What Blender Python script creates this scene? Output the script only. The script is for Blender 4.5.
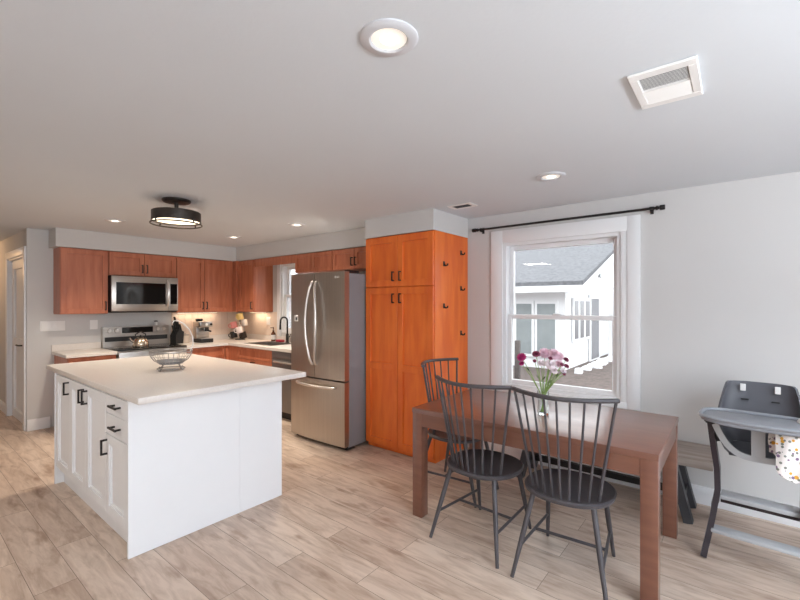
import bpy, bmesh, math, random
from mathutils import Matrix, Vector
R = math.radians
PI = math.pi
random.seed(7)
for _o in list(bpy.data.objects):
    bpy.data.objects.remove(_o)
SC = bpy.context.scene
COL = SC.collection

# ------------------------------------------------------------------ camera
EYE = 1.5
cam_d = bpy.data.cameras.new('camera')
cam_d.sensor_width = 36.0
cam_d.lens = 419.0 / 800.0 * 36.0
cam_d.shift_y = 3.8 / 800.0
cam_d.clip_start = 0.05
cam_d.clip_end = 200
cam = bpy.data.objects.new('camera', cam_d)
COL.objects.link(cam)
cam.location = (0, 0, EYE)
cam.rotation_euler = (R(90), 0, R(38.83 - 90))
SC.camera = cam

# ------------------------------------------------------------------ world, lights, exposure
SC.view_settings.view_transform = 'Standard'
SC.view_settings.look = 'None'
SC.view_settings.gamma = 1.0
SC.view_settings.use_curve_mapping = False
SC.view_settings.exposure = 0.78

world = bpy.data.worlds.new('overcast_sky')
SC.world = world
world.use_nodes = True
_bg = world.node_tree.nodes['Background']
_bg.inputs['Color'].default_value = (0.95, 0.975, 1.0, 1)
_bg.inputs['Strength'].default_value = 2.1


def area(name, loc, rot, sx, sy, power, color, spread=180):
    d = bpy.data.lights.new(name, 'AREA')
    d.shape = 'RECTANGLE'
    d.size = sx
    d.size_y = sy
    d.energy = power
    d.color = color
    d.spread = R(spread)
    o = bpy.data.objects.new(name, d)
    o.location = loc
    o.rotation_euler = rot
    COL.objects.link(o)
    return o


DAY = (0.82, 0.92, 1.0)
# daylight through the windows of the room behind the camera
area('daylight_rear_window', (1.1, -3.35, 1.35), (R(90), 0, 0), 2.6, 1.7, 17, DAY)
area('daylight_rear_slider', (-1.2, -3.35, 1.2), (R(90), 0, 0), 1.6, 2.1, 12, DAY)
# added overhead fill left of the frame, brightens the island's left side
area('left_overhead_fill', (-1.0, 3.4, 2.36), (0, 0, 0), 0.5, 0.5, 16, (1.0, 0.93, 0.84))
# added soft fill behind the camera, aimed up to bounce off the ceiling
area('ceiling_bounce_fill', (0.7, -2.1, 1.55), (R(180), 0, 0), 0.5, 0.5, 130, (0.80, 0.91, 1.0))


# ------------------------------------------------------------------ materials
def lin(c):
    c = c / 255.0
    return c / 12.92 if c <= 0.04045 else ((c + 0.055) / 1.055) ** 2.4


def rgb(r, g, b):
    return (lin(r), lin(g), lin(b), 1)


MATS = {}


def mat(name, col, rough=0.5, metal=0.0, var=0.0, scale=8.0, stretch=(1, 1, 1), col2=None, bump=0.0, bscale=200.0,
        coat=0.0, spec=0.5, emit=None, estr=0.0, rvar=0.0, detail=4.0):
    m = bpy.data.materials.new(name)
    m.use_nodes = True
    nt = m.node_tree
    b = nt.nodes['Principled BSDF']
    b.inputs['Base Color'].default_value = col
    b.inputs['Roughness'].default_value = rough
    b.inputs['Metallic'].default_value = metal
    b.inputs['Coat Weight'].default_value = coat
    b.inputs['Coat Roughness'].default_value = 0.2
    b.inputs['Specular IOR Level'].default_value = spec
    tc = nt.nodes.new('ShaderNodeTexCoord')
    mp = nt.nodes.new('ShaderNodeMapping')
    mp.inputs['Scale'].default_value = stretch
    nt.links.new(tc.outputs['Object'], mp.inputs['Vector'])
    no = nt.nodes.new('ShaderNodeTexNoise')
    no.inputs['Scale'].default_value = scale
    no.inputs['Detail'].default_value = detail
    nt.links.new(mp.outputs['Vector'], no.inputs['Vector'])
    if col2 is None:
        k = 1 - var
        col2 = (col[0] * k, col[1] * k, col[2] * k, 1)
    rp = nt.nodes.new('ShaderNodeValToRGB')
    rp.color_ramp.elements[0].position = 0.35
    rp.color_ramp.elements[1].position = 0.65
    rp.color_ramp.elements[0].color = col2
    rp.color_ramp.elements[1].color = col
    nt.links.new(no.outputs['Fac'], rp.inputs['Fac'])
    nt.links.new(rp.outputs['Color'], b.inputs['Base Color'])
    if bump > 0:
        n2 = nt.nodes.new('ShaderNodeTexNoise')
        n2.inputs['Scale'].default_value = bscale
        nt.links.new(tc.outputs['Object'], n2.inputs['Vector'])
        bp = nt.nodes.new('ShaderNodeBump')
        bp.inputs['Strength'].default_value = bump
        bp.inputs['Distance'].default_value = 0.002
        nt.links.new(n2.outputs['Fac'], bp.inputs['Height'])
        nt.links.new(bp.outputs['Normal'], b.inputs['Normal'])
    if emit:
        b.inputs['Emission Color'].default_value = emit
        b.inputs['Emission Strength'].default_value = estr
    MATS[name] = m
    return m


def glass_pane(name, tint, refl=0.6):
    m = bpy.data.materials.new(name)
    m.use_nodes = True
    nt = m.node_tree
    nt.nodes.remove(nt.nodes['Principled BSDF'])
    out = nt.nodes['Material Output']
    tr = nt.nodes.new('ShaderNodeBsdfTransparent')
    tr.inputs['Color'].default_value = tint
    gl = nt.nodes.new('ShaderNodeBsdfGlossy')
    gl.inputs['Roughness'].default_value = 0.02
    fr = nt.nodes.new('ShaderNodeFresnel')
    fr.inputs['IOR'].default_value = 1.45
    mu = nt.nodes.new('ShaderNodeMath')
    mu.operation = 'MULTIPLY'
    mu.inputs[1].default_value = refl
    nt.links.new(fr.outputs['Fac'], mu.inputs[0])
    mx = nt.nodes.new('ShaderNodeMixShader')
    nt.links.new(mu.outputs[0], mx.inputs['Fac'])
    nt.links.new(tr.outputs[0], mx.inputs[1])
    nt.links.new(gl.outputs[0], mx.inputs[2])
    nt.links.new(mx.outputs[0], out.inputs['Surface'])
    return m


def floor_mat():
    m = bpy.data.materials.new('oak_plank_floor')
    m.use_nodes = True
    nt = m.node_tree
    L = nt.links
    b = nt.nodes['Principled BSDF']
    tc = nt.nodes.new('ShaderNodeTexCoord')
    mp = nt.nodes.new('ShaderNodeMapping')
    mp.inputs['Rotation'].default_value = (0, 0, R(90))
    mp.inputs['Location'].default_value = (0.37, 0.06, 0)
    L.new(tc.outputs['Object'], mp.inputs['Vector'])
    br = nt.nodes.new('ShaderNodeTexBrick')
    br.offset = 0.37
    br.inputs['Scale'].default_value = 1.0
    br.inputs['Brick Width'].default_value = 1.22
    br.inputs['Row Height'].default_value = 0.185
    br.inputs['Mortar Size'].default_value = 0.0014
    br.inputs['Mortar Smooth'].default_value = 0.2
    br.inputs['Color1'].default_value = (0, 0, 0, 1)
    br.inputs['Color2'].default_value = (1, 1, 1, 1)
    br.inputs['Mortar'].default_value = (0.5, 0.5, 0.5, 1)
    L.new(mp.outputs['Vector'], br.inputs['Vector'])
    # plank tone
    tone = nt.nodes.new('ShaderNodeValToRGB')
    tone.color_ramp.elements[0].color = FLOOR_A
    tone.color_ramp.elements[1].color = FLOOR_B
    L.new(br.outputs['Color'], tone.inputs['Fac'])
    # grain: offset per plank, stretched along the plank
    sc = nt.nodes.new('ShaderNodeVectorMath')
    sc.operation = 'SCALE'
    sc.inputs['Scale'].default_value = 9.0
    L.new(br.outputs['Color'], sc.inputs[0])
    ad = nt.nodes.new('ShaderNodeVectorMath')
    ad.operation = 'ADD'
    L.new(mp.outputs['Vector'], ad.inputs[0])
    L.new(sc.outputs[0], ad.inputs[1])
    m2 = nt.nodes.new('ShaderNodeMapping')
    m2.inputs['Scale'].default_value = (1.5, 9.0, 1)
    L.new(ad.outputs[0], m2.inputs['Vector'])
    n1 = nt.nodes.new('ShaderNodeTexNoise')
    n1.inputs['Scale'].default_value = 2.2
    n1.inputs['Detail'].default_value = 8
    n1.inputs['Roughness'].default_value = 0.62
    n1.inputs['Distortion'].default_value = 0.6
    L.new(m2.outputs['Vector'], n1.inputs['Vector'])
    r1 = nt.nodes.new('ShaderNodeValToRGB')
    r1.color_ramp.elements[0].position = 0.30
    r1.color_ramp.elements[0].color = (0.60, 0.53, 0.48, 1)
    r1.color_ramp.elements[1].position = 0.60
    r1.color_ramp.elements[1].color = (1, 1, 1, 1)
    L.new(n1.outputs['Fac'], r1.inputs['Fac'])
    mx = nt.nodes.new('ShaderNodeMix')
    mx.data_type = 'RGBA'
    mx.blend_type = 'MULTIPLY'
    mx.inputs[0].default_value = 0.85
    L.new(tone.outputs['Color'], mx.inputs[6])
    L.new(r1.outputs['Color'], mx.inputs[7])
    # knots and darker smudges
    n2 = nt.nodes.new('ShaderNodeTexNoise')
    n2.inputs['Scale'].default_value = 5.0
    n2.inputs['Detail'].default_value = 3
    m3 = nt.nodes.new('ShaderNodeMapping')
    m3.inputs['Scale'].default_value = (0.7, 2.0, 1)
    L.new(ad.outputs[0], m3.inputs['Vector'])
    L.new(m3.outputs['Vector'], n2.inputs['Vector'])
    r2 = nt.nodes.new('ShaderNodeValToRGB')
    r2.color_ramp.elements[0].position = 0.27
    r2.color_ramp.elements[0].color = (0.55, 0.46, 0.40, 1)
    r2.color_ramp.elements[1].position = 0.42
    r2.color_ramp.elements[1].color = (1, 1, 1, 1)
    L.new(n2.outputs['Fac'], r2.inputs['Fac'])
    my = nt.nodes.new('ShaderNodeMix')
    my.data_type = 'RGBA'
    my.blend_type = 'MULTIPLY'
    my.inputs[0].default_value = 0.8
    L.new(mx.outputs[2], my.inputs[6])
    L.new(r2.outputs['Color'], my.inputs[7])
    mz = nt.nodes.new('ShaderNodeMix')
    mz.data_type = 'RGBA'
    L.new(br.outputs['Fac'], mz.inputs[0])
    L.new(my.outputs[2], mz.inputs[6])
    mz.inputs[7].default_value = (0.17, 0.12, 0.09, 1)
    L.new(mz.outputs[2], b.inputs['Base Color'])
    b.inputs['Roughness'].default_value = 0.42
    b.inputs['Specular IOR Level'].default_value = 0.4
    bp = nt.nodes.new('ShaderNodeBump')
    bp.inputs['Strength'].default_value = 0.12
    bp.inputs['Distance'].default_value = 0.002
    bp.invert = True
    L.new(br.outputs['Fac'], bp.inputs['Height'])
    L.new(bp.outputs['Normal'], b.inputs['Normal'])
    return m


def cloth_print_mat():
    m = bpy.data.materials.new('floral_print_cloth')
    m.use_nodes = True
    nt = m.node_tree
    L = nt.links
    b = nt.nodes['Principled BSDF']
    b.inputs['Roughness'].default_value = 0.9
    tc = nt.nodes.new('ShaderNodeTexCoord')
    last = None
    base = rgb(238, 230, 226)
    for sc, col, th, seed in ((24, rgb(226, 165, 60), 0.16, 1.3), (30, rgb(132, 108, 134), 0.17, 5.1), (34, rgb(128, 130, 120), 0.15, 9.7)):
        mp = nt.nodes.new('ShaderNodeMapping')
        mp.inputs['Location'].default_value = (seed, seed * 2, seed)
        L.new(tc.outputs['Object'], mp.inputs['Vector'])
        vo = nt.nodes.new('ShaderNodeTexVoronoi')
        vo.inputs['Scale'].default_value = sc
        L.new(mp.outputs['Vector'], vo.inputs['Vector'])
        lt = nt.nodes.new('ShaderNodeMath')
        lt.operation = 'LESS_THAN'
        lt.inputs[1].default_value = th + 0.085
        L.new(vo.outputs['Distance'], lt.inputs[0])
        mx = nt.nodes.new('ShaderNodeMix')
        mx.data_type = 'RGBA'
        L.new(lt.outputs[0], mx.inputs[0])
        if last is None:
            mx.inputs[6].default_value = base
        else:
            L.new(last, mx.inputs[6])
        mx.inputs[7].default_value = col
        last = mx.outputs[2]
    L.new(last, b.inputs['Base Color'])
    return m


FLOOR_A = rgb(200, 178, 161)
FLOOR_B = rgb(221, 202, 186)
M_floor = floor_mat()
M_wall = mat('light_grey_wall_paint', rgb(208, 206, 205), 0.85, var=0.02, scale=1.5, bump=0.05, bscale=90)
M_ceil = mat('ceiling_paint', rgb(214, 218, 223), 0.95, var=0.02, scale=1.2, bump=0.25, bscale=60)
M_trim = mat('white_trim_paint', rgb(236, 236, 238), 0.4, var=0.01)
M_cherry = mat('cherry_stained_wood', rgb(192, 118, 86), 0.38, var=0.3, col2=rgb(172, 98, 68), scale=3.0, stretch=(6, 6, 0.7), coat=0.15)
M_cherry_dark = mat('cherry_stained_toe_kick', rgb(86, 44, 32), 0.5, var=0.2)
M_pantry = mat('orange_pantry_wood', rgb(240, 124, 48), 0.38, col2=rgb(226, 104, 38), scale=2.6, stretch=(5, 5, 0.8), coat=0.15)  # pantry wood, more orange than the kitchen cabinets
M_island = mat('white_cabinet_paint', rgb(238, 239, 242), 0.45, var=0.01)
M_quartz = mat('pale_quartz', rgb(228, 221, 215), 0.3, col2=rgb(222, 214, 208), scale=90, bump=0.0)
M_black = mat('matte_black_metal', rgb(34, 31, 32), 0.45, metal=0.3, var=0.1)
M_bronze = mat('dark_bronze_metal', rgb(70, 64, 60), 0.4, metal=0.6, var=0.1)
M_steel = mat('brushed_stainless_steel', rgb(190, 182, 174), 0.34, metal=1.0, var=0.12, scale=3, stretch=(40, 40, 0.4))
M_steel_h = mat('brushed_stainless_horizontal', rgb(196, 190, 184), 0.3, metal=1.0, var=0.12, scale=3, stretch=(0.6, 0.6, 40))
M_handle = mat('satin_steel_handle', rgb(222, 216, 210), 0.28, metal=0.85, var=0.03)
M_fridge_side = mat('grey_fridge_side_paint', rgb(140, 140, 144), 0.5, var=0.03)
M_blackglass = mat('black_glass', rgb(12, 11, 12), 0.08, var=0.1)
M_blackplastic = mat('black_plastic', rgb(30, 29, 31), 0.5, var=0.1)
M_chair = mat('charcoal_painted_wood', rgb(74, 70, 74), 0.42, var=0.12, scale=10)
M_table = mat('brown_table_wood', rgb(124, 80, 62), 0.30, col2=rgb(114, 71, 56), scale=3, stretch=(9, 0.9, 9), coat=0.6)
M_bench = mat('weathered_grey_wood', rgb(176, 164, 156), 0.55, col2=rgb(146, 134, 126), scale=3, stretch=(8, 0.9, 8))
M_bleg = mat('charcoal_bench_leg_paint', rgb(64, 64, 68), 0.5, var=0.1)
M_hc_shell = mat('dark_grey_moulded_plastic', rgb(92, 92, 98), 0.45, var=0.05)
M_hc_tray = mat('mid_grey_tray_plastic', rgb(142, 144, 150), 0.4, var=0.04)
M_hc_leg = mat('dark_plum_lacquered_wood', rgb(46, 36, 41), 0.35, var=0.12)
M_hc_bar = mat('pale_grey_footrest', rgb(176, 176, 178), 0.45, var=0.05)
M_white = mat('white_plastic', rgb(240, 238, 236), 0.4, var=0.01)
M_lampglow = mat('glowing_diffuser', rgb(255, 240, 215), 0.5, emit=(1.0, 0.84, 0.62, 1), estr=1.6)
M_downglow = mat('glowing_downlight_lens', rgb(255, 250, 240), 0.5, emit=(1.0, 0.95, 0.88, 1), estr=0.22)
M_bulb = mat('glowing_bulb', rgb(255, 245, 225), 0.5, emit=(1.0, 0.90, 0.74, 1), estr=2.0)
M_ring = mat('satin_white_trim_ring', rgb(206, 207, 212), 0.5, var=0.01)
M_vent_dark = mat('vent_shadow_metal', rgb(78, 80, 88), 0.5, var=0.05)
M_glass = glass_pane('clear_window_glass', (0.97, 0.98, 0.98, 1), 0.5)
M_vase = mat('clear_vase_glass', rgb(245, 250, 248), 0.02, var=0.0)
M_vase.node_tree.nodes['Principled BSDF'].inputs['Transmission Weight'].default_value = 1.0
M_stem = mat('green_stem', rgb(142, 170, 92), 0.6, var=0.2)
M_leaf = mat('green_leaf', rgb(86, 112, 66), 0.6, var=0.2)
M_pink = mat('pale_pink_petal', rgb(236, 200, 214), 0.7, var=0.1, scale=40)
M_whitep = mat('white_petal', rgb(244, 230, 234), 0.7, var=0.05, scale=40)
M_magenta = mat('magenta_petal', rgb(196, 56, 128), 0.7, var=0.2, scale=40)
M_burg = mat('burgundy_petal', rgb(146, 62, 92), 0.7, var=0.2, scale=40)
M_wire = mat('grey_wire', rgb(168, 164, 162), 0.35, metal=0.7, var=0.05)
M_tile = mat('beige_backsplash_tile', rgb(222, 204, 190), 0.4, var=0.03, scale=20)
M_copper = mat('polished_kettle_steel', rgb(206, 190, 172), 0.16, metal=1.0, var=0.05)
M_siding = mat('white_lap_siding', rgb(240, 241, 243), 0.7, var=0.02)
M_roof = mat('grey_asphalt_shingle', rgb(116, 117, 121), 0.95, col2=rgb(98, 99, 103), scale=14, stretch=(1, 1, 1))
M_mulch = mat('brown_mulch_ground', rgb(108, 96, 92), 0.95, col2=rgb(86, 76, 72), scale=12)
M_snow = mat('white_stone_edging', rgb(236, 236, 238), 0.8, var=0.05)
M_outglass = mat('blue_grey_window_glass', rgb(150, 157, 159), 0.15, var=0.08)
M_outdark = mat('dark_doorway_glass', rgb(112, 112, 117), 0.3, var=0.1)
M_post = mat('weathered_post_wood', rgb(100, 92, 90), 0.8, var=0.2)
M_print = cloth_print_mat()


# ------------------------------------------------------------------ mesh builder
class MB:
    def __init__(self, M=None):
        self.bm = bmesh.new()
        self.M = M or Matrix()

    def _v(self, co):
        return self.bm.verts.new(self.M @ Vector(co))

    def faces(self, vs, fs, smooth=False):
        bv = [self._v(v) for v in vs]
        for f in fs:
            try:
                fc = self.bm.faces.new([bv[i] for i in f])
                fc.smooth = smooth
            except ValueError:
                pass
        return bv

    def box(self, x0, x1, y0, y1, z0, z1, bev=0.0, seg=2):
        v = [(x0, y0, z0), (x1, y0, z0), (x1, y1, z0), (x0, y1, z0), (x0, y0, z1), (x1, y0, z1), (x1, y1, z1), (x0, y1, z1)]
        f = [(0, 3, 2, 1), (4, 5, 6, 7), (0, 1, 5, 4), (1, 2, 6, 5), (2, 3, 7, 6), (3, 0, 4, 7)]
        bv = self.faces(v, f)
        if bev > 0:
            ed = {e for q in bv for e in q.link_edges}
            bmesh.ops.bevel(self.bm, geom=list(ed), offset=bev, segments=seg, affect='EDGES', profile=0.5)
        return self

    def prism(self, poly, z0, z1, axis='z', bev=0.0):
        n = len(poly)

        def mk(a, b, c):
            return {'z': (a, b, c), 'y': (a, c, b), 'x': (c, a, b)}[axis]
        v = [mk(a, b, z0) for a, b in poly] + [mk(a, b, z1) for a, b in poly]
        f = [tuple(range(n - 1, -1, -1)), tuple(range(n, 2 * n))] + [(i, (i + 1) % n, n + (i + 1) % n, n + i) for i in range(n)]
        bv = self.faces(v, f)
        if bev > 0:
            ed = {e for q in bv for e in q.link_edges}
            bmesh.ops.bevel(self.bm, geom=list(ed), offset=bev, segments=2, affect='EDGES', profile=0.5)
        return self

    def lathe(self, prof, c=(0, 0, 0), seg=24, axis='z', sx=1.0, sy=1.0, closed=False):
        vs = []
        n = len(prof)
        for k in range(seg):
            a = 2 * PI * k / seg
            for r, z in prof:
                p = (r * math.cos(a) * sx, r * math.sin(a) * sy, z)
                if axis == 'x':
                    p = (p[2], p[0], p[1])
                elif axis == 'y':
                    p = (p[0], p[2], p[1])
                vs.append((p[0] + c[0], p[1] + c[1], p[2] + c[2]))
        fs = []
        for k in range(seg):
            k2 = (k + 1) % seg
            for i in range(n - 1 if not closed else n):
                j = (i + 1) % n
                fs.append((k * n + i, k2 * n + i, k2 * n + j, k * n + j))
        if not closed:
            fs.append(tuple(k * n for k in range(seg))[::-1])
            fs.append(tuple(k * n + n - 1 for k in range(seg)))
        self.faces(vs, fs, True)
        return self

    def cyl(self, c, r, h, axis='z', seg=24, r2=None):
        r2 = r if r2 is None else r2
        return self.lathe([(r, 0), (r2, h)], c, seg, axis)

    def ball(self, c, r, sx=1, sy=1, sz=1, seg=14, rings=9):
        prof = [(max(1e-4, r * math.sin(PI * i / rings)), -r * sz * math.cos(PI * i / rings)) for i in range(rings + 1)]
        return self.lathe(prof, c, seg, 'z', sx, sy)

    def tube(self, pts, r, seg=10, cyc=False, flat=1.0, up=None):
        P = [Vector(p) for p in pts]
        n = len(P)
        rr = r if isinstance(r, (list, tuple)) else [r] * n
        vs = []
        prev = None
        for i in range(n):
            if cyc:
                t = P[(i + 1) % n] - P[i - 1]
            else:
                t = P[min(i + 1, n - 1)] - P[max(i - 1, 0)]
            t.normalize()
            if up is not None:
                a = Vector(up) - t * t.dot(Vector(up))
                a.normalize()
            elif prev is None:
                a = Vector((0, 0, 1)) if abs(t.z) < 0.9 else Vector((1, 0, 0))
                a = (a - t * t.dot(a)).normalized()
            else:
                a = (prev - t * t.dot(prev)).normalized()
            prev = a
            b = t.cross(a)
            for k in range(seg):
                g = 2 * PI * k / seg
                vs.append(P[i] + a * (rr[i] * math.cos(g)) + b * (rr[i] * flat * math.sin(g)))
        fs = []
        for i in range(n if cyc else n - 1):
            j = (i + 1) % n
            for k in range(seg):
                k2 = (k + 1) % seg
                fs.append((i * seg + k, i * seg + k2, j * seg + k2, j * seg + k))
        if not cyc:
            fs.append(tuple(range(seg))[::-1])
            fs.append(tuple((n - 1) * seg + k for k in range(seg)))
        self.faces(vs, fs, True)
        return self

    def bar(self, pts, w, h, up=(0, 0, 1)):
        """rectangular section swept along pts: w across, h along up"""
        P = [Vector(p) for p in pts]
        n = len(P)
        vs = []
        for i in range(n):
            t = (P[min(i + 1, n - 1)] - P[max(i - 1, 0)]).normalized()
            a = Vector(up)
            a = (a - t * t.dot(a)).normalized()
            b = t.cross(a)
            for sa, sb in ((-1, -1), (-1, 1), (1, 1), (1, -1)):
                vs.append(P[i] + a * (sa * h / 2) + b * (sb * w / 2))
        fs = [(3, 2, 1, 0), tuple((n - 1) * 4 + k for k in range(4))]
        for i in range(n - 1):
            for k in range(4):
                k2 = (k + 1) % 4
                fs.append((i * 4 + k, i * 4 + k2, (i + 1) * 4 + k2, (i + 1) * 4 + k))
        self.faces(vs, fs)
        return self

    def grid(self, fn, nu, nv, thick=0.0, cyc=False):
        """surface fn(i, j) -> point; optional thickness along vertex normals"""
        vs = [Vector(fn(i, j)) for j in range(nv) for i in range(nu)]
        fs = []
        mu = nu if cyc else nu - 1
        for j in range(nv - 1):
            for i in range(mu):
                i2 = (i + 1) % nu
                fs.append((j * nu + i, j * nu + i2, (j + 1) * nu + i2, (j + 1) * nu + i))
        if thick:
            nrm = [Vector() for _ in vs]
            for f in fs:
                q = (vs[f[2]] - vs[f[0]]).cross(vs[f[3]] - vs[f[1]])
                for i in f:
                    nrm[i] += q
            N = len(vs)
            vs2 = vs + [v + n.normalized() * thick for v, n in zip(vs, nrm)]
            fs2 = [f[::-1] for f in fs] + [tuple(i + N for i in f) for f in fs]
            for i in range(mu):
                i2 = (i + 1) % nu
                fs2.append((i, i2, i2 + N, i + N))
                a, b = (nv - 1) * nu + i, (nv - 1) * nu + i2
                fs2.append((b, a, a + N, b + N))
            if not cyc:
                for j in range(nv - 1):
                    a, b = j * nu, (j + 1) * nu
                    fs2.append((b, a, a + N, b + N))
                    a, b = j * nu + nu - 1, (j + 1) * nu + nu - 1
                    fs2.append((a, b, b + N, a + N))
            vs, fs = vs2, fs2
        self.faces(vs, fs, True)
        return self


WORLD_ROOT = {}


def build(name, mb, m, parent=None, sharp=35):
    bmesh.ops.recalc_face_normals(mb.bm, faces=mb.bm.faces)
    me = bpy.data.meshes.new(name)
    root = parent
    while root is not None and root.parent is not None:
        root = root.parent
    if root is not None and root.name in WORLD_ROOT:
        bmesh.ops.translate(mb.bm, vec=-WORLD_ROOT[root.name], verts=mb.bm.verts)
    mb.bm.to_mesh(me)
    mb.bm.free()
    me.materials.append(m)
    for p in me.polygons:
        p.use_smooth = True
    me.set_sharp_from_angle(angle=R(sharp))
    o = bpy.data.objects.new(name, me)
    COL.objects.link(o)
    if parent is not None:
        o.parent = parent
    return o


def tag(o, label, cat, group=None, kind=None):
    if label:
        o['label'] = label
    if cat:
        o['category'] = cat
    if group:
        o['group'] = group
    if kind:
        o['kind'] = kind
    return o


def thing(name, label, cat, loc=(0, 0, 0), rz=0.0, group=None, world=False):
    """an Empty at the base of the thing; world=True: its parts are given in room coordinates"""
    o = bpy.data.objects.new(name, None)
    o.empty_display_size = 0.1
    COL.objects.link(o)
    o.location = loc
    o.rotation_euler = (0, 0, rz)
    tag(o, label, cat, group)
    if world:
        WORLD_ROOT[o.name] = Vector(loc)
    return o


def solo(name, mb, m, label, cat, group=None, origin=None):
    """a thing that is one mesh; origin moves its origin to the base"""
    if origin:
        bmesh.ops.translate(mb.bm, vec=-Vector(origin), verts=mb.bm.verts)
    o = build(name, mb, m)
    if origin:
        o.location = origin
    return tag(o, label, cat, group)


def struct(name, mb, m, parent=None):
    o = build(name, mb, m, parent)
    if parent is None:
        o['kind'] = 'structure'
    return o


def copy_tree(o, parent=None):
    c = o.copy()
    COL.objects.link(c)
    if parent is not None:
        c.parent = parent
    for ch in list(o.children):
        copy_tree(ch, c)
    return c


def facing_y(Y0):      # u along X, v up, w out of the wall towards -Y
    return Matrix(((1, 0, 0, 0), (0, 0, -1, Y0), (0, 1, 0, 0), (0, 0, 0, 1)))


def facing_x(X0):      # u along Y, v up, w out of the wall towards -X
    return Matrix(((0, 0, -1, X0), (1, 0, 0, 0), (0, 1, 0, 0), (0, 0, 0, 1)))


def shaker(M, u0, u1, v0, v1, t=0.022, fr=0.058, mids=(), step=0.0):
    mb = MB(M)
    g = 0.0015
    u0 += g
    u1 -= g
    v0 += g
    v1 -= g
    b = 0.0015
    mb.box(u0, u0 + fr, v0, v1, 0.0, t, b, 1)
    mb.box(u1 - fr, u1, v0, v1, 0.0, t, b, 1)
    mb.box(u0 + fr, u1 - fr, v0, v0 + fr, 0.0, t, b, 1)
    mb.box(u0 + fr, u1 - fr, v1 - fr, v1, 0.0, t, b, 1)
    for c in mids:
        mb.box(u0 + fr, u1 - fr, c - fr / 2, c + fr / 2, 0.0, t, b, 1)
    if step:
        s = step
        a0, a1, c0, c1 = u0 + fr, u1 - fr, v0 + fr, v1 - fr
        mb.box(a0, a0 + s, c0, c1, 0, t * 0.72, 0.004, 1)
        mb.box(a1 - s, a1, c0, c1, 0, t * 0.72, 0.004, 1)
        mb.box(a0 + s, a1 - s, c0, c0 + s, 0, t * 0.72, 0.004, 1)
        mb.box(a0 + s, a1 - s, c1 - s, c1, 0, t * 0.72, 0.004, 1)
    mb.box(u0 + fr * 0.9, u1 - fr * 0.9, v0 + fr * 0.9, v1 - fr * 0.9, 0.0, t * 0.3)
    return mb


def pull(M, u, v, length=0.11, vertical=True, w0=0.02, out=0.032, r=0.0055):
    mb = MB(M)
    h = length / 2
    if vertical:
        pts = [(u, v - h, w0 - 0.001), (u, v - h, w0 + out), (u, v + h, w0 + out), (u, v + h, w0 - 0.001)]
        up = (1, 0, 0)
    else:
        pts = [(u - h, v, w0 - 0.001), (u - h, v, w0 + out), (u + h, v, w0 + out), (u + h, v, w0 - 0.001)]
        up = (0, 1, 0)
    w = r * 2
    if vertical:
        mb.box(u - r, u + r, v - h - r, v - h + r, w0 - 0.0005, w0 + out)
        mb.box(u - r, u + r, v + h - r, v + h + r, w0 - 0.0005, w0 + out)
        mb.box(u - r, u + r, v - h - r, v + h + r, w0 + out - r, w0 + out + r, 0.001, 1)
    else:
        mb.box(u - h - r, u - h + r, v - r, v + r, w0 - 0.0005, w0 + out)
        mb.box(u + h - r, u + h + r, v - r, v + r, w0 - 0.0005, w0 + out)
        mb.box(u - h - r * 3, u + h + r * 3, v - r, v + r, w0 + out - r, w0 + out + r, 0.001, 1)
    return mb


# ------------------------------------------------------------------ room shell
CEIL = 2.388
WX = 3.87        # window wall face
BY = 6.50        # range wall face
HX = 1.085        # hall wall face
LX = -2.5
RY = -3.5
FAR = 9.6

struct('floor', MB().box(LX - 0.2, WX + 0.2, RY - 0.2, FAR + 0.2, -0.12, 0.0), M_floor)
struct('ceiling', MB().box(LX - 0.2, WX + 0.2, RY - 0.2, FAR + 0.2, CEIL, CEIL + 0.12), M_ceil)

# window wall with two openings
DW = (0.755, 1.805, 0.685, 2.10)      # dining window opening: y0, y1, z0, z1
KW = (4.60, 5.455, 1.06, 2.10)         # kitchen window opening


def wall_x(name, x0, x1, ys, holes):
    mb = MB()
    y = ys[0]
    for (a, b, c, d) in holes:
        mb.box(x0, x1, y, a, 0, CEIL)
        mb.box(x0, x1, a, b, 0, c)
        mb.box(x0, x1, a, b, d, CEIL)
        y = b
    mb.box(x0, x1, y, ys[1], 0, CEIL)
    return struct(name, mb, M_wall)


wall_x('wall_right', WX, WX + 0.15, (RY, BY + 0.15), [DW, KW])
struct('wall_back', MB().box(HX, WX, BY, BY + 0.15, 0, CEIL), M_wall)
DOOR_Y = (6.62, 7.60)
mb = MB()
mb.box(HX, HX + 0.12, BY + 0.15, DOOR_Y[0], 0, CEIL)
mb.box(HX, HX + 0.12, DOOR_Y[0], DOOR_Y[1], 2.09, CEIL)
mb.box(HX, HX + 0.12, DOOR_Y[1], FAR, 0, CEIL)
struct('wall_hall', mb, M_wall)
struct('wall_far', MB().box(LX, HX + 0.12, FAR, FAR + 0.15, 0, CEIL), M_wall)


def wall_rear():
    mb = MB()
    holes = [(-2.0, -0.4, 0.1, 2.25), (-0.2, 2.4, 0.5, 2.2)]
    x = LX
    for a, b, c, d in holes:
        mb.box(x, a, RY - 0.15, RY, 0, CEIL)
        mb.box(a, b, RY - 0.15, RY, 0, c)
        mb.box(a, b, RY - 0.15, RY, d, CEIL)
        x = b
    mb.box(x, WX, RY - 0.15, RY, 0, CEIL)
    return struct('wall_rear', mb, M_wall)


wall_rear()
wall_x('wall_left', LX - 0.15, LX, (RY, FAR), [])

# soffit above the cabinets
SZ = 2.192
KZ = 2.174
mb = MB()
mb.box(1.285, WX, 6.175, BY, KZ, CEIL)
mb.box(3.535, WX, 3.075, 6.175, KZ, CEIL)
mb.box(3.228, WX, 2.2, 3.075, SZ, CEIL)
struct('wall_soffit', mb, M_wall)

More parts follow.
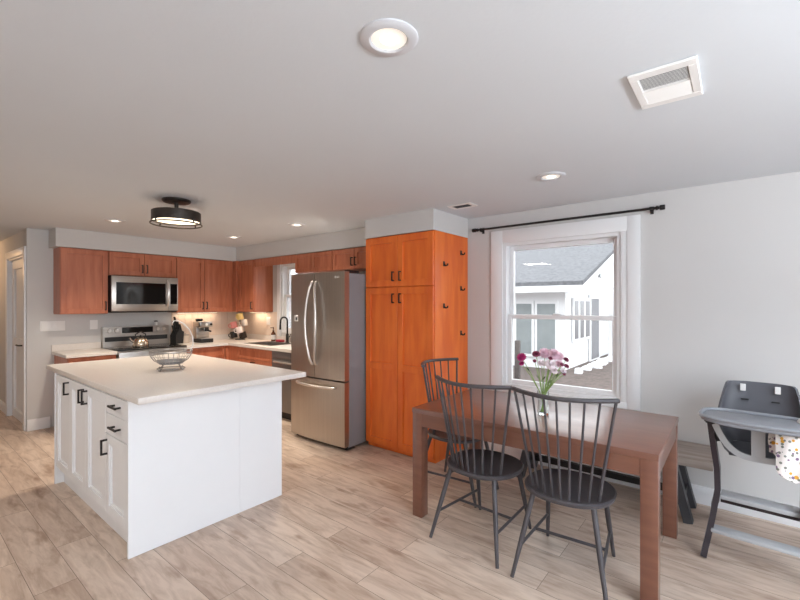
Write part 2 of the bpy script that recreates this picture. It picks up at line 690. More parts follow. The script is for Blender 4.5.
# baseboards
BB = 0.135
struct('baseboard_right', MB().box(WX - 0.016, WX, RY, 2.196, 0, BB, 0.004), M_trim)
struct('baseboard_back', MB().box(HX + 0.0, 1.30, BY - 0.016, BY, 0, BB, 0.004), M_trim)
struct('baseboard_hall', MB().box(HX - 0.016, HX, DOOR_Y[1] + 0.09, FAR, 0, BB, 0.004), M_trim)

# hall door
mb = MB()
for a, b in ((DOOR_Y[0] - 0.095, DOOR_Y[0]), (DOOR_Y[1], DOOR_Y[1] + 0.09)):
    mb.box(HX - 0.02, HX, a, b, 0, 2.18, 0.003)
mb.box(HX - 0.02, HX, DOOR_Y[0], DOOR_Y[1], 2.09, 2.18, 0.003)
mb.box(HX, HX + 0.12, DOOR_Y[0], DOOR_Y[0] + 0.02, 0, 2.09)
mb.box(HX, HX + 0.12, DOOR_Y[1] - 0.02, DOOR_Y[1], 0, 2.09)
mb.box(HX, HX + 0.12, DOOR_Y[0] + 0.02, DOOR_Y[1] - 0.02, 2.07, 2.09)
struct('trim_1', mb, M_trim)
door = struct('door_1', shaker(facing_x(HX + 0.065), DOOR_Y[0] + 0.022, DOOR_Y[1] - 0.022, 0.008, 2.065, 0.035, 0.11, mids=(1.0,)), M_trim)
mb = MB(facing_x(HX + 0.065))
mb.cyl((6.80, 0.99, 0.035), 0.028, 0.008, 'z', 18)
mb.tube([(6.80, 0.99, 0.04), (6.80, 0.99, 0.085), (6.84, 0.99, 0.092), (6.93, 0.99, 0.092)], 0.009)
build('door_handle', mb, M_black, door)


# ------------------------------------------------------------------ windows
def casing(y0, y1, z0, z1, w, name, sides='lrtb', t=0.02):
    mb = MB()
    if 'l' in sides:
        mb.box(WX - t, WX, y1, y1 + w, z0 - w, z1 + w, 0.003)
    if 'r' in sides:
        mb.box(WX - t, WX, y0 - w, y0, z0 - w, z1 + w, 0.003)
    if 't' in sides:
        mb.box(WX - t, WX, y0, y1, z1, z1 + w, 0.003)
    if 'b' in sides:
        mb.box(WX - t, WX, y0, y1, z0 - w * 0.4, z0, 0.003)
    return struct(name, mb, M_trim)


def sash_window(name, y0, y1, z0, z1, zm, fr, sash):
    root = bpy.data.objects.new(name, None)
    COL.objects.link(root)
    root.location = (WX, (y0 + y1) / 2, z0)
    root['kind'] = 'structure'
    WORLD_ROOT[root.name] = Vector(root.location)
    mb = MB()
    x0, x1 = WX + 0.004, WX + 0.146
    mb.box(x0, x1, y0, y0 + fr, z0, z1)
    mb.box(x0, x1, y1 - fr, y1, z0, z1)
    mb.box(x0, x1, y0 + fr, y1 - fr, z0, z0 + fr)
    mb.box(x0, x1, y0 + fr, y1 - fr, z1 - fr, z1)
    build('window_frame', mb, M_trim, root)
    for nm, a, b, x in (('lower_sash', z0 + fr, zm + 0.022, WX + 0.035), ('upper_sash', zm - 0.022, z1 - fr, WX + 0.085)):
        mb = MB()
        s = sash
        ya, yb = y0 + fr + 0.001, y1 - fr - 0.001
        mb.box(x, x + 0.04, ya, ya + s, a, b, 0.003, 1)
        mb.box(x, x + 0.04, yb - s, yb, a, b, 0.003, 1)
        mb.box(x, x + 0.04, ya + s, yb - s, a, a + s, 0.003, 1)
        mb.box(x, x + 0.04, ya + s, yb - s, b - s, b, 0.003, 1)
        so = build(nm, mb, M_trim, root)
        build('pane', MB().box(x + 0.017, x + 0.023, ya + s - 0.004, yb - s + 0.004, a + s - 0.004, b - s + 0.004), M_glass, so)
    return root


mb = MB()
mb.box(WX - 0.02, WX, DW[1], 1.927, DW[2] - 0.05, DW[3] + 0.122, 0.003)
mb.box(WX - 0.02, WX, 0.611, 0.705, DW[2] - 0.05, DW[3] + 0.122, 0.003)
mb.box(WX - 0.02, WX, 0.705, DW[1], DW[3], DW[3] + 0.122, 0.003)
mb.box(WX - 0.02, WX, 0.705, DW[1], DW[2] - 0.05, DW[2], 0.003)
mb.box(WX - 0.012, WX, 0.705, DW[0], DW[2], DW[3], 0.002)
struct('trim_2', mb, M_trim)
w1 = sash_window('window_1', DW[0], DW[1], DW[2], DW[3], 1.375, 0.03, 0.042)
mb = MB().box(WX + 0.015, WX + 0.033, 1.24, 1.32, 1.392, 1.41, 0.003)
build('sash_lock', mb, M_trim, w1)
casing(KW[0], KW[1], KW[2], KW[3], 0.085, 'trim_3', 'lrt')
sash_window('window_2', KW[0], KW[1], KW[2], KW[3], 1.62, 0.03, 0.045)

# ------------------------------------------------------------------ outside
struct('ground', MB().box(4.1, 40, -25, 40, 0.05, 0.2), M_mulch)
h = thing('neighbour_house', 'white sided gabled house with a grey shingle roof outside the window', 'house', (8.4, 2.62, 0.2), world=True)
mb = MB()
FX, GY, EZ = 8.4, 2.62, 1.86
mb.prism([(FX, 0.2), (16.4, 0.2), (16.4, EZ), (12.4, EZ + 1.36), (FX, EZ)], GY, 13, 'y')
for k in range(14):          # lap siding courses on the gable end
    z = 0.3 + k * 0.19
    x1 = 16.3 if z < EZ else 16.3 - (z - EZ) / 0.34
    x0 = FX + 0.02 if z < EZ else FX + 0.1 + (z - EZ) / 0.34
    if x1 > x0:
        mb.box(x0, x1, GY - 0.014, GY, z, z + 0.012)
build('wall', mb, M_siding, h)
mb = MB()
for s in (1, -1):
    a = 12.4
    e = a - s * 4.45
    pts = [(e, EZ - 0.02), (a, EZ + 1.45), (a, EZ + 1.53), (e, EZ + 0.06)]
    mb.prism(pts, 2.17, 13.4, 'y')
build('roof', mb, M_roof, h)
mb = MB()
mb.box(7.93, 7.98, 2.18, 13.38, EZ - 0.14, EZ - 0.02)
mb.box(7.98, 8.4, 2.3, 13.38, EZ - 0.05, EZ - 0.03)
mb.prism([(8.0, EZ - 0.14), (12.4, EZ + 1.32), (12.4, EZ + 1.44), (8.0, EZ - 0.02)], 2.18, 2.21, 'y')
build('fascia', mb, M_siding, h)
for a, b in ((3.60, 3.28), (3.16, 2.80), (4.6, 4.28), (4.16, 3.80)):
    f = build('window', MB(facing_x(FX)).box(b - 0.05, a + 0.05, 0.42, 1.56, 0.0, 0.04), M_siding, h)
    build('pane', MB(facing_x(FX)).box(b, a, 0.48, 1.50, 0.04, 0.048), M_outglass, f)
for a, b in ((8.85, 9.10), (9.24, 9.50), (9.64, 9.95)):
    f = build('window', MB(facing_y(GY)).box(a - 0.06, b + 0.06, 0.72, 1.62, 0.016, 0.05), M_siding, h)
    build('pane', MB(facing_y(GY)).box(a, b, 0.78, 1.56, 0.05, 0.056), M_outdark, f)
for a, b in ((10.10, 10.75), (12.0, 12.6)):
    f = build('doorway', MB(facing_y(GY)).box(a - 0.1, b + 0.1, 0.2, 1.72, 0.016, 0.05), M_siding, h)
    build('pane', MB(facing_y(GY)).box(a, b, 0.24, 1.62, 0.05, 0.056), M_outdark, f)
for X in (11.0, 11.55, 13.0):
    build('porch_post', MB().box(X, X + 0.14, 2.28, 2.42, 0.2, 1.9), M_siding, h)
build('gable_vent', MB(facing_y(GY)).box(10.9, 11.2, 2.15, 2.32, 0.016, 0.05), M_outglass, h)
mb = MB()
random.seed(3)
for k in range(44):
    t = k / 43.0
    mb.ball((8.2 + 5.0 * t + random.uniform(-0.05, 0.05), 2.30 + random.uniform(-0.1, 0.1), 0.21), random.uniform(0.06, 0.11), 1, 1, 0.6, 8, 5)
tag(build('stone_edging', mb, M_snow), 'heaped white stones along the foot of the neighbouring house', 'stones', kind='stuff')
solo('garden_post', MB().box(6.95, 7.03, 2.95, 3.03, 0.2, 0.86, 0.006), M_post, 'short weathered post in the mulch outside the window', 'post', origin=(6.99, 2.99, 0.2))

# ------------------------------------------------------------------ ceiling fittings
DL = [((1.068, 0.907), 'recessed ceiling light with wide white trim nearest the camera'),
      ((2.926, 1.008), 'recessed ceiling light by the dining window above the table'),
      ((1.575, 5.167), 'leftmost small recessed light above the kitchen range side'),
      ((2.955, 5.212), 'small recessed light nearest the corner of the kitchen soffit'),
      ((2.932, 3.84), 'recessed ceiling light in front of the refrigerator')]
dl0 = None
for (x, y), lb in DL:
    if dl0 is None:
        dl0 = thing('recessed_light', lb, 'ceiling light', (x, y, CEIL), group='recessed ceiling lights')
        build('trim_ring', MB().lathe([(0.098, 0.0), (0.098, -0.004), (0.09, -0.009), (0.066, -0.010), (0.060, -0.006), (0.060, 0.0)], seg=40, closed=True), M_ring, dl0)
        build('lens', MB().lathe([(0.0592, -0.0005), (0.0592, -0.004), (0.03, -0.0048), (0.0005, -0.005)], seg=32), M_downglow, dl0)
        build('bulb', MB().lathe([(0.030, -0.0053), (0.026, -0.0085), (0.001, -0.0098)], seg=24), M_bulb, dl0)
        c = dl0
    else:
        c = copy_tree(dl0)
        c.location = (x, y, CEIL)
        c['label'] = lb
    d = bpy.data.lights.new('downlight_beam', 'SPOT')
    d.energy = 64 if y > 3 else 10
    d.color = (1.0, 0.88, 0.72)
    d.spot_size = R(120)
    d.spot_blend = 0.8
    d.shadow_soft_size = 0.06
    o = bpy.data.objects.new('downlight_beam', d)
    o.location = (x, y, CEIL - 0.02)
    COL.objects.link(o)

# drum lamp
t = thing('drum_ceiling_lamp', 'dark bronze drum ceiling lamp with glowing diffuser above the island', 'ceiling lamp', (1.595, 3.74, CEIL))
build('canopy', MB().lathe([(0.112, 0), (0.112, -0.012), (0.10, -0.022), (0.02, -0.026)], seg=36), M_bronze, t)
build('stem', MB().cyl((0, 0, -0.1055), 0.016, 0.088), M_bronze, t)
build('drum_shade', MB().lathe([(0.184, -0.102), (0.19, -0.106), (0.19, -0.188), (0.183, -0.188), (0.183, -0.112), (0.02, -0.112), (0.02, -0.106)], seg=48, closed=True), M_bronze, t)
build('diffuser', MB().lathe([(0.181, -0.160), (0.181, -0.176), (0.12, -0.182), (0.001, -0.184)], seg=40), M_lampglow, t)
mb = MB().tube([(0.197 * math.cos(a * PI / 24), 0.197 * math.sin(a * PI / 24), -0.208) for a in range(48)], 0.006, 8, cyc=True)
for a in range(4):
    g = a * PI / 2 + 0.3
    mb.tube([(0.193 * math.cos(g), 0.193 * math.sin(g), -0.17), (0.197 * math.cos(g), 0.197 * math.sin(g), -0.208)], 0.006, 8)
build('rim_ring', mb, M_bronze, t)
d = bpy.data.lights.new('drum_lamp_glow', 'SPOT')
d.energy = 14
d.color = (1.0, 0.86, 0.68)
d.spot_size = R(165)
d.spot_blend = 0.9
d.shadow_soft_size = 0.18
o = bpy.data.objects.new('drum_lamp_glow', d)
o.location = (1.595, 3.74, CEIL - 0.23)
COL.objects.link(o)
# hall lamp, out of frame down the corridor
d = bpy.data.lights.new('hall_lamp', 'POINT')
d.energy = 9
d.color = (1.0, 0.60, 0.30)
d.shadow_soft_size = 0.12
o = bpy.data.objects.new('hall_lamp', d)
o.location = (0.35, 8.5, 2.15)
COL.objects.link(o)

# air registers
t = thing('ceiling_vent', 'large white ceiling air register with two banks of louvres', 'vent', (1.993, 0.223, CEIL), group='ceiling vents')
mb = MB()
for a in ((-0.17, -0.125, -0.112, 0.112), (0.125, 0.17, -0.112, 0.112), (-0.125, 0.125, -0.112, -0.08), (-0.125, 0.125, 0.08, 0.112)):
    mb.box(a[0], a[1], a[2], a[3], -0.012, -0.001, 0.003, 1)
mb.box(-0.004, 0.004, -0.08, 0.08, -0.012, -0.001)
build('frame', mb, M_white, t)
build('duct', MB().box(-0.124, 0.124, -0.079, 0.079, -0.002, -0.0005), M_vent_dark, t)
mb = MB()
for i in range(11):
    x = -0.118 + i * 0.0105
    mb.bar([(x, -0.079, -0.008), (x, 0.079, -0.008)], 0.0014, 0.009, up=(0.93, 0, 0.35))
build('louvre_bank', mb, M_white, t)
mb = MB()
for i in range(11):
    x = 0.012 + i * 0.0105
    mb.bar([(x, -0.079, -0.008), (x, 0.079, -0.008)], 0.0018, 0.0115, up=(-0.85, 0, 0.5))
build('louvre_bank', mb, M_white, t)
t = thing('ceiling_vent', 'small ceiling air register beside the pantry soffit', 'vent', (3.30, 1.934, CEIL), group='ceiling vents')
mb = MB()
for a in ((-0.07, -0.045, -0.12, 0.12), (0.045, 0.07, -0.12, 0.12), (-0.045, 0.045, -0.12, -0.08), (-0.045, 0.045, 0.08, 0.12)):
    mb.box(a[0], a[1], a[2], a[3], -0.010, -0.001, 0.003, 1)
build('frame', mb, M_white, t)
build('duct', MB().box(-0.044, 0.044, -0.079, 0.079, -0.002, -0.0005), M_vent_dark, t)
mb = MB()
for i in range(7):
    x = -0.038 + i * 0.0125
    mb.bar([(x, -0.079, -0.007), (x, 0.079, -0.007)], 0.0018, 0.010, up=(0.8, 0, 0.6))
build('louvre_bank', mb, M_vent_dark, t)

# curtain rod
t = thing('curtain_rod', 'black curtain rod with barrel finials above the dining window', 'curtain rod', (WX, 1.29, 2.25), world=True)
RX = WX - 0.055
build('rod', MB().tube([(RX, 0.49, 2.25), (RX, 2.06, 2.25)], 0.0105, 12), M_black, t)
for s, y in ((1, 2.055), (-1, 0.495)):
    mb = MB().lathe([(0.017, 0), (0.017, 0.012), (0.012, 0.016), (0.012, 0.022), (0.02, 0.026), (0.02, 0.055), (0.017, 0.060)], seg=16, axis='y')
    if s < 0:
        bmesh.ops.scale(mb.bm, vec=(1, -1, 1), verts=mb.bm.verts)
    bmesh.ops.translate(mb.bm, vec=(RX, y, 2.25), verts=mb.bm.verts)
    build('finial', mb, M_black, t)
for y in (2.02, 0.53):
    mb = MB()
    mb.box(WX - 0.005, WX - 0.0005, y - 0.012, y + 0.012, 2.215, 2.275)
    mb.box(RX - 0.006, WX - 0.004, y - 0.006, y + 0.006, 2.228, 2.238)
    mb.tube([(RX, y - 0.009, 2.25), (RX, y + 0.009, 2.25)], 0.016, 14)
    build('bracket', mb, M_black, t)


# ------------------------------------------------------------------ wall plates
def plate(M, u0, u1, v0, v1, n, label, loc, kind):
    t = thing(kind, label, 'switch' if 'switch' in kind else 'outlet', loc, world=True)
    build('cover_plate', MB(M).box(u0, u1, v0, v1, 0.0005, 0.006, 0.002, 1), M_white, t)
    for i in range(n):
        c = u0 + (u1 - u0) * (i + 0.5) / n
        m = (v0 + v1) / 2
        if 'switch' in kind:
            build('rocker', MB(M).box(c - 0.017, c + 0.017, m - 0.033, m + 0.033, 0.006, 0.010, 0.0015, 1), M_white, t)
        else:
            for q in (-0.02, 0.02):
                build('socket', MB(M).box(c - 0.016, c + 0.016, m + q - 0.014, m + q + 0.014, 0.006, 0.009, 0.002, 1), M_white, t)
    return t


plate(facing_y(BY), 1.205, 1.445, 1.17, 1.29, 4, 'white four gang switch plate on the wall left of the cabinets', (1.325, BY, 1.17), 'light_switch')
plate(facing_y(BY), 1.70, 1.785, 1.17, 1.29, 1, 'white outlet plate on the wall just left of the range', (1.74, BY, 1.17), 'wall_outlet')
plate(facing_x(WX - 0.008), 5.73, 5.83, 1.17, 1.29, 1, 'white outlet plate beside the kitchen window', (WX, 5.78, 1.17), 'wall_outlet')

# ------------------------------------------------------------------ kitchen cabinets
MY = facing_y(6.21)
UT, UB = 2.172, 1.375


def upper_y(label, x0, x1, z0, doors, handles):
    t = thing('upper_cabinet', label, 'cabinet', ((x0 + x1) / 2, 6.355, z0), world=True, group=None)
    build('carcass', MB().box(x0 + 0.001, x1 - 0.001, 6.212, BY - 0.002, z0, UT - 0.001), M_cherry, t)
    for (a, b), hu in zip(doors, handles):
        d = build('door', shaker(facing_y(6.2115), a, b, z0 + 0.006, UT - 0.012), M_cherry, t)
        build('handle', pull(facing_y(6.2115), hu, z0 + 0.10, 0.10), M_bronze, d)
    return t


upper_y('single door cherry wall cabinet left of the microwave', 1.33, 1.815, UB, [(1.335, 1.81)], [1.782])
upper_y('short two door cherry cabinet directly above the microwave', 1.817, 2.637, 1.863, [(1.822, 2.226), (2.228, 2.632)], [2.198, 2.256])
upper_y('two door cherry wall cabinet between microwave and corner', 2.639, 3.50, UB, [(2.644, 3.04), (3.042, 3.44)], [3.012, 3.07])

t = thing('upper_cabinet', 'cherry wall cabinet in the corner left of the kitchen window', 'cabinet', (3.7, 5.93, UB), world=True)
build('carcass', MB().box(3.56, WX - 0.002, 5.672, 6.209, UB, UT - 0.001), M_cherry, t)
build('filler', MB().box(3.505, 3.558, 6.12, BY - 0.003, UB, UT - 0.001), M_cherry, t)
d = build('door', shaker(facing_x(3.5595), 5.68, 6.115, UB + 0.006, UT - 0.012), M_cherry, t)
build('handle', pull(facing_x(3.5595), 5.715, UB + 0.10, 0.10), M_bronze, d)
mb = MB().box(3.545, 3.565, 4.682, 5.670, 2.055, UT - 0.001, 0.002, 1)
solo('window_valance', mb, M_cherry, 'cherry wood valance board spanning above the kitchen window', 'valance', origin=(3.555, 5.18, 2.055))
for lb, y0, y1, z0 in (('cherry cabinet above the refrigerator beside the kitchen window', 3.93, 4.68, 1.915), ('cherry cabinet above the refrigerator beside the pantry', 3.078, 3.928, 1.915)):
    t = thing('upper_cabinet', lb, 'cabinet', (3.7, (y0 + y1) / 2, z0), world=True)
    build('carcass', MB().box(3.56, WX - 0.002, y0 + 0.001, y1 - 0.001, z0, UT - 0.001), M_cherry, t)
    m = 4.33 if y0 > 3.5 else 3.545
    for a, b, hu in ((y0 + 0.004, m - 0.001, m - 0.03), (m + 0.001, y1 - 0.004, m + 0.03)):
        d = build('door', shaker(facing_x(3.5595), a, b, z0 + 0.005, UT - 0.012, fr=0.05), M_cherry, t)
        if y0 < 3.5:
            build('handle', pull(facing_x(3.5595), hu, z0 + 0.09, 0.09), M_bronze, d)

# warm light bars under the wall cabinets
for lb, x0, x1, y0, y1 in (('slim warm light bar under the wall cabinet right of the microwave', 2.75, 3.35, 6.40, 6.44), ('slim warm light bar under the corner cabinet by the kitchen window', 3.76, 3.80, 5.75, 6.15)):
    cx, cy = (x0 + x1) / 2, (y0 + y1) / 2
    t = thing('cabinet_light_bar', lb, 'light', (cx, cy, UB - 0.001), world=True)
    build('housing', MB().box(x0, x1, y0, y1, UB - 0.014, UB - 0.001, 0.002, 1), M_white, t)
    build('lens', MB().box(x0 + 0.005, x1 - 0.005, y0 + 0.006, y1 - 0.006, UB - 0.017, UB - 0.0141), M_lampglow, t)
    area('cabinet_light', (cx, cy, UB - 0.02), (0, 0, 0), x1 - x0, y1 - y0, 0.6, (1.0, 0.76, 0.52))

# base cabinets
CT = 0.922


def base_front(M, t, u0, u1, n, drawer=True, m=M_cherry):
    w = (u1 - u0) / n
    for i in range(n):
        a, b = u0 + i * w + 0.002, u0 + (i + 1) * w - 0.002
        top = 0.879
        if drawer:
            d = build('drawer', shaker(M, a, b, 0.72, top, fr=0.035), m, t)
            top = 0.715
        d = build('door', shaker(M, a, b, 0.115, top), m, t)
        build('handle', pull(M, b - 0.03 if i == 0 else a + 0.03, top - 0.09, 0.10), M_bronze, d)


for lb, x0, x1, n in (('cherry base cabinet left of the range', 1.335, 1.812, 1), ('cherry base cabinet right of the range', 2.645, 3.20, 1)):
    t = thing('base_cabinet', lb, 'cabinet', ((x0 + x1) / 2, 6.2, 0), world=True)
    build('carcass', MB().box(x0, x1, 5.912, BY - 0.018 if x0 < 2 else BY - 0.002, 0.1, 0.883), M_cherry, t)
    build('toe_kick', MB().box(x0 + 0.001, x1 - 0.001, 5.98, BY - 0.02, 0.0, 0.1), M_cherry_dark, t)
    base_front(facing_y(5.9115), t, x0 + 0.003, x1 - 0.003, n)
t = thing('sink_cabinet', 'cherry sink base cabinet under the kitchen window', 'cabinet', (3.56, 5.35, 0), world=True)
build('carcass', MB().box(3.272, WX - 0.002, 4.79, 5.908, 0.1, 0.64), M_cherry, t)
build('face_frame', MB().box(3.272, 3.29, 4.79, 5.908, 0.64, 0.883), M_cherry, t)
build('toe_kick', MB().box(3.34, WX - 0.02, 4.791, 5.90, 0.0, 0.1), M_cherry_dark, t)
build('false_front', shaker(facing_x(3.2715), 4.795, 5.638, 0.72, 0.879, fr=0.035), M_cherry, t)
for a, b, hu in ((4.795, 5.215, 5.185), (5.218, 5.638, 5.248)):
    d = build('door', shaker(facing_x(3.2715), a, b, 0.115, 0.715), M_cherry, t)
    build('handle', pull(facing_x(3.2715), hu, 0.64, 0.10), M_bronze, d)
build('corner_filler', MB().box(3.252, 3.2715, 5.65, 5.885, 0.11, 0.883).box(3.204, 3.2715, 5.8855, 5.905, 0.11, 0.883), M_cherry, t)

# worktops
t = thing('worktop', 'short pale quartz worktop left of the range', 'worktop', (1.55, 6.17, 0.885), world=True)
build('slab', MB().box(1.312, 1.814, 5.868, BY - 0.001, 0.885, CT, 0.003, 1), M_quartz, t)
build('backsplash', MB().box(1.312, 1.814, BY - 0.021, BY - 0.001, CT, 1.0, 0.002, 1), M_quartz, t)
t = thing('worktop', 'long L shaped pale quartz worktop running under the kitchen window', 'worktop', (3.3, 5.6, 0.885), world=True)
SK = (3.36, 3.74, 4.98, 5.60)
mb = MB()
mb.box(2.640, WX - 0.001, 5.868, BY - 0.001, 0.885, CT)
mb.box(3.235, WX - 0.001, SK[3], 5.868, 0.885, CT)
mb.box(3.235, WX - 0.001, 3.985, SK[2], 0.885, CT)
mb.box(3.235, SK[0], SK[2], SK[3], 0.885, CT)
mb.box(SK[1], WX - 0.001, SK[2], SK[3], 0.885, CT)
build('slab', mb, M_quartz, t)
mb = MB()
mb.box(2.640, WX - 0.022, BY - 0.021, BY - 0.001, CT, 1.0)
mb.box(WX - 0.021, WX - 0.001, 3.985, BY - 0.001, CT, 1.0)
build('backsplash', mb, M_quartz, t)
mb = MB()
for i in range(12):
    for j in range(4):
        z0 = 1.003 + j * 0.093
        x0 = 2.70 + i * 0.0965
        mb.box(x0, x0 + 0.0945, BY - 0.008, BY - 0.001, z0, z0 + 0.091)
for i in range(10):
    for j in range(4):
        z0 = 1.003 + j * 0.093
        y0 = 5.55 + i * 0.0938
        mb.box(WX - 0.008, WX - 0.001, y0, y0 + 0.0918, z0, z0 + 0.091)
struct('trim_4', mb, M_tile)
t = thing('kitchen_sink', 'stainless steel sink set in the worktop below the window', 'sink', (3.55, 5.29, 0.70), world=True)
mb = MB()
a = 0.0015
x0, x1, y0, y1 = SK[0] + a, SK[1] - a, SK[2] + a, SK[3] - a
mb.box(x0, x0 + 0.006, y0, y1, 0.70, CT + 0.004)
mb.box(x1 - 0.006, x1, y0, y1, 0.70, CT + 0.004)
mb.box(x0 + 0.006, x1 - 0.006, y0, y0 + 0.006, 0.70, CT + 0.004)
mb.box(x0 + 0.006, x1 - 0.006, y1 - 0.006, y1, 0.70, CT + 0.004)
mb.box(x0, x1, y0, y1, 0.694, 0.70)
build('basin', mb, M_steel_h, t)
mb = MB()
mb.box(x0 - 0.02, x1 + 0.02, y0 - 0.02, y0, CT + 0.0005, CT + 0.005)
mb.box(x0 - 0.02, x1 + 0.02, y1, y1 + 0.02, CT + 0.0005, CT + 0.005)
mb.box(x0 - 0.02, x0, y0, y1, CT + 0.0005, CT + 0.005)
mb.box(x1, x1 + 0.02, y0, y1, CT + 0.0005, CT + 0.005)
build('rim', mb, M_steel_h, t)

# dishwasher
t = thing('dishwasher', 'grey dishwasher between the sink cabinet and refrigerator', 'dishwasher', (3.56, 4.39, 0), world=True)
build('tub', MB().box(3.28, WX - 0.03, 3.985, 4.784, 0.1, 0.879), M_blackplastic, t)
build('door', MB().box(3.245, 3.279, 3.988, 4.782, 0.11, 0.78, 0.004), mat('grey_dishwasher_steel', rgb(128, 124, 122), 0.4, metal=0.7, var=0.05), t)
build('control_panel', MB().box(3.245, 3.279, 3.988, 4.782, 0.784, 0.879, 0.004), mat('grey_control_panel', rgb(118, 114, 114), 0.4, metal=0.5, var=0.05), t)
build('handle', MB(facing_x(3.245)).box(4.05, 4.72, 0.735, 0.755, 0.0, 0.03, 0.006), M_handle, t)
build('toe_kick', MB().box(3.32, 3.6, 3.99, 4.78, 0.0, 0.1), M_blackplastic, t)

# microwave
t = thing('microwave', 'stainless over the range microwave with a black glass door', 'microwave', (2.227, 6.3, 1.40), world=True)
build('body', MB().box(1.824, 2.63, 6.135, BY - 0.003, 1.40, 1.860), M_blackplastic, t)
My = facing_y(6.1345)
d = build('door', MB(My).box(1.826, 2.50, 1.405, 1.856, 0, 0.022, 0.004), M_steel_h, t)
build('window', MB(My).box(1.875, 2.46, 1.495, 1.775, 0.022, 0.026, 0.001, 1), M_blackglass, d)
build('handle', MB(My).tube([(2.485, 1.46, 0.02), (2.487, 1.49, 0.045), (2.489, 1.64, 0.058), (2.487, 1.79, 0.045), (2.485, 1.82, 0.02)], 0.012, 10), M_handle, d)
build('control_panel', MB(My).box(2.502, 2.628, 1.405, 1.856, 0, 0.022, 0.004), M_steel_h, t)
build('keypad', MB(My).box(2.525, 2.615, 1.495, 1.775, 0.022, 0.025, 0.001, 1), M_blackglass, t)
build('underside_vent', MB().box(1.84, 2.62, 6.14, 6.45, 1.385, 1.399), M_blackplastic, t)

# range
t = thing('kitchen_range', 'stainless electric range with black glass cooktop and rear knobs', 'range', (2.227, 6.15, 0), world=True)
build('body', MB().box(1.822, 2.632, 5.885, BY - 0.005, 0.02, 0.918), M_steel_h, t)
build('cooktop', MB().box(1.820, 2.634, 5.86, 6.405, 0.919, 0.934, 0.004), M_blackglass, t)
bz = build('backguard', MB().prism([(6.41, 0.919), (6.494, 0.919), (6.494, 1.195), (6.435, 1.195)], 1.820, 2.634, 'x'), M_steel_h, t)
Mb = facing_y(6.432)
build('display_panel', MB(Mb).box(2.04, 2.42, 1.105, 1.182, 0.004, 0.010), M_blackglass, bz)
build('vent_slot', MB(Mb).box(1.84, 2.61, 1.0, 1.06, 0.006, 0.018), M_blackplastic, bz)
for x in (1.89, 1.975, 2.48, 2.56):
    build('knob', MB(Mb).cyl((x, 1.145, 0.002), 0.027, 0.028, 'z', 18, 0.022), M_handle, bz)
mb = MB()
for x, y, r in ((2.02, 6.0, 0.10), (2.43, 6.0, 0.085), (2.02, 6.26, 0.08), (2.43, 6.26, 0.10)):
    mb.lathe([(r, 0.9342), (r, 0.9347), (r - 0.004, 0.9347), (r - 0.004, 0.9342)], (x, y, 0), 28, closed=True)
build('burner_ring', mb, M_fridge_side, t)
d = build('oven_door', MB(facing_y(5.884)).box(1.826, 2.628, 0.23, 0.905, 0, 0.035, 0.004), M_steel_h, t)
build('window', MB(facing_y(5.884)).box(1.93, 2.52, 0.36, 0.68, 0.035, 0.038), M_blackglass, d)
build('handle', MB(facing_y(5.884)).tube([(1.88, 0.82, 0.03), (1.88, 0.82, 0.075), (2.57, 0.82, 0.075), (2.57, 0.82, 0.03)], 0.012), M_handle, d)
build('drawer', MB(facing_y(5.884)).box(1.826, 2.628, 0.06, 0.225, 0, 0.03, 0.004), M_steel_h, t)

# refrigerator
FRX = 2.935
t = thing('refrigerator', 'stainless french door refrigerator with a bottom freezer drawer', 'refrigerator', (3.4, 3.495, 0), world=True)
build('body', MB().box(3.005, 3.80, 3.088, 3.948, 0.03, 1.815, 0.004), M_fridge_side, t)
build('base_grille', MB().box(2.99, 3.1, 3.10, 3.92, 0.004, 0.03), M_blackplastic, t)


def bowed(y0, y1, z0, z1, bow, ya, yb):
    n = 10
    mb = MB()
    c, hw = (ya + yb) / 2, (yb - ya) / 2

    def fx(y):
        return FRX + 0.004 - bow * (1 - ((y - c) / hw) ** 2)
    ys = [y0 + (y1 - y0) * i / n for i in range(n + 1)]
    poly = [(fx(y), y) for y in ys] + [(3.003, y1), (3.003, y0)]
    mb.prism(poly, z0, z1, 'z')
    return mb


ya, yb, SP = 3.082, 3.955, 3.522
d1 = build('door', bowed(SP + 0.003, yb, 0.715, 1.83, 0.022, ya, yb), M_steel, t)
d2 = build('door', bowed(ya, SP - 0.003, 0.715, 1.83, 0.022, ya, yb), M_steel, t)
d3 = build('freezer_drawer', bowed(ya, yb, 0.045, 0.700, 0.022, ya, yb), M_steel, t)
for d, s in ((d1, 1), (d2, -1)):
    pts = []
    for i in range(17):
        q = i / 16.0
        b = math.sin(PI * q)
        pts.append((FRX - 0.018 - 0.012 - 0.05 * b ** 0.5, SP + s * (0.03 + 0.055 * b), 0.86 + 0.87 * q))
    pts = [(FRX - 0.014, pts[0][1], pts[0][2] - 0.005)] + pts + [(FRX - 0.014, pts[-1][1], pts[-1][2] + 0.005)]
    build('handle', MB().tube(pts, 0.0135, 12), M_handle, d)
pts = []
for i in range(15):
    q = i / 14.0
    b = math.sin(PI * q)
    pts.append((FRX - 0.02 - 0.058 * b ** 0.6, 3.20 + 0.62 * q, 0.635))
build('handle', MB().tube(pts, 0.0145, 12), M_handle, d3)
for y in (3.12, 3.88):
    build('hinge_cover', MB().box(3.0, 3.16, y - 0.025, y + 0.03, 1.816, 1.845, 0.005), M_blackplastic, t)
fm = bpy.data.curves.new('brand_badge', 'FONT')
fm.body = 'LG'
fm.size = 0.030
fm.extrude = 0.0006
fm.align_x = 'CENTER'
fo = bpy.data.objects.new('brand_badge', fm)
COL.objects.link(fo)
bpy.context.view_layer.update()
dg = bpy.context.evaluated_depsgraph_get()
me = bpy.data.meshes.new_from_object(fo.evaluated_get(dg))
bpy.data.objects.remove(fo)
me.materials.clear()
me.materials.append(M_white)
bo = bpy.data.objects.new('brand_badge', me)
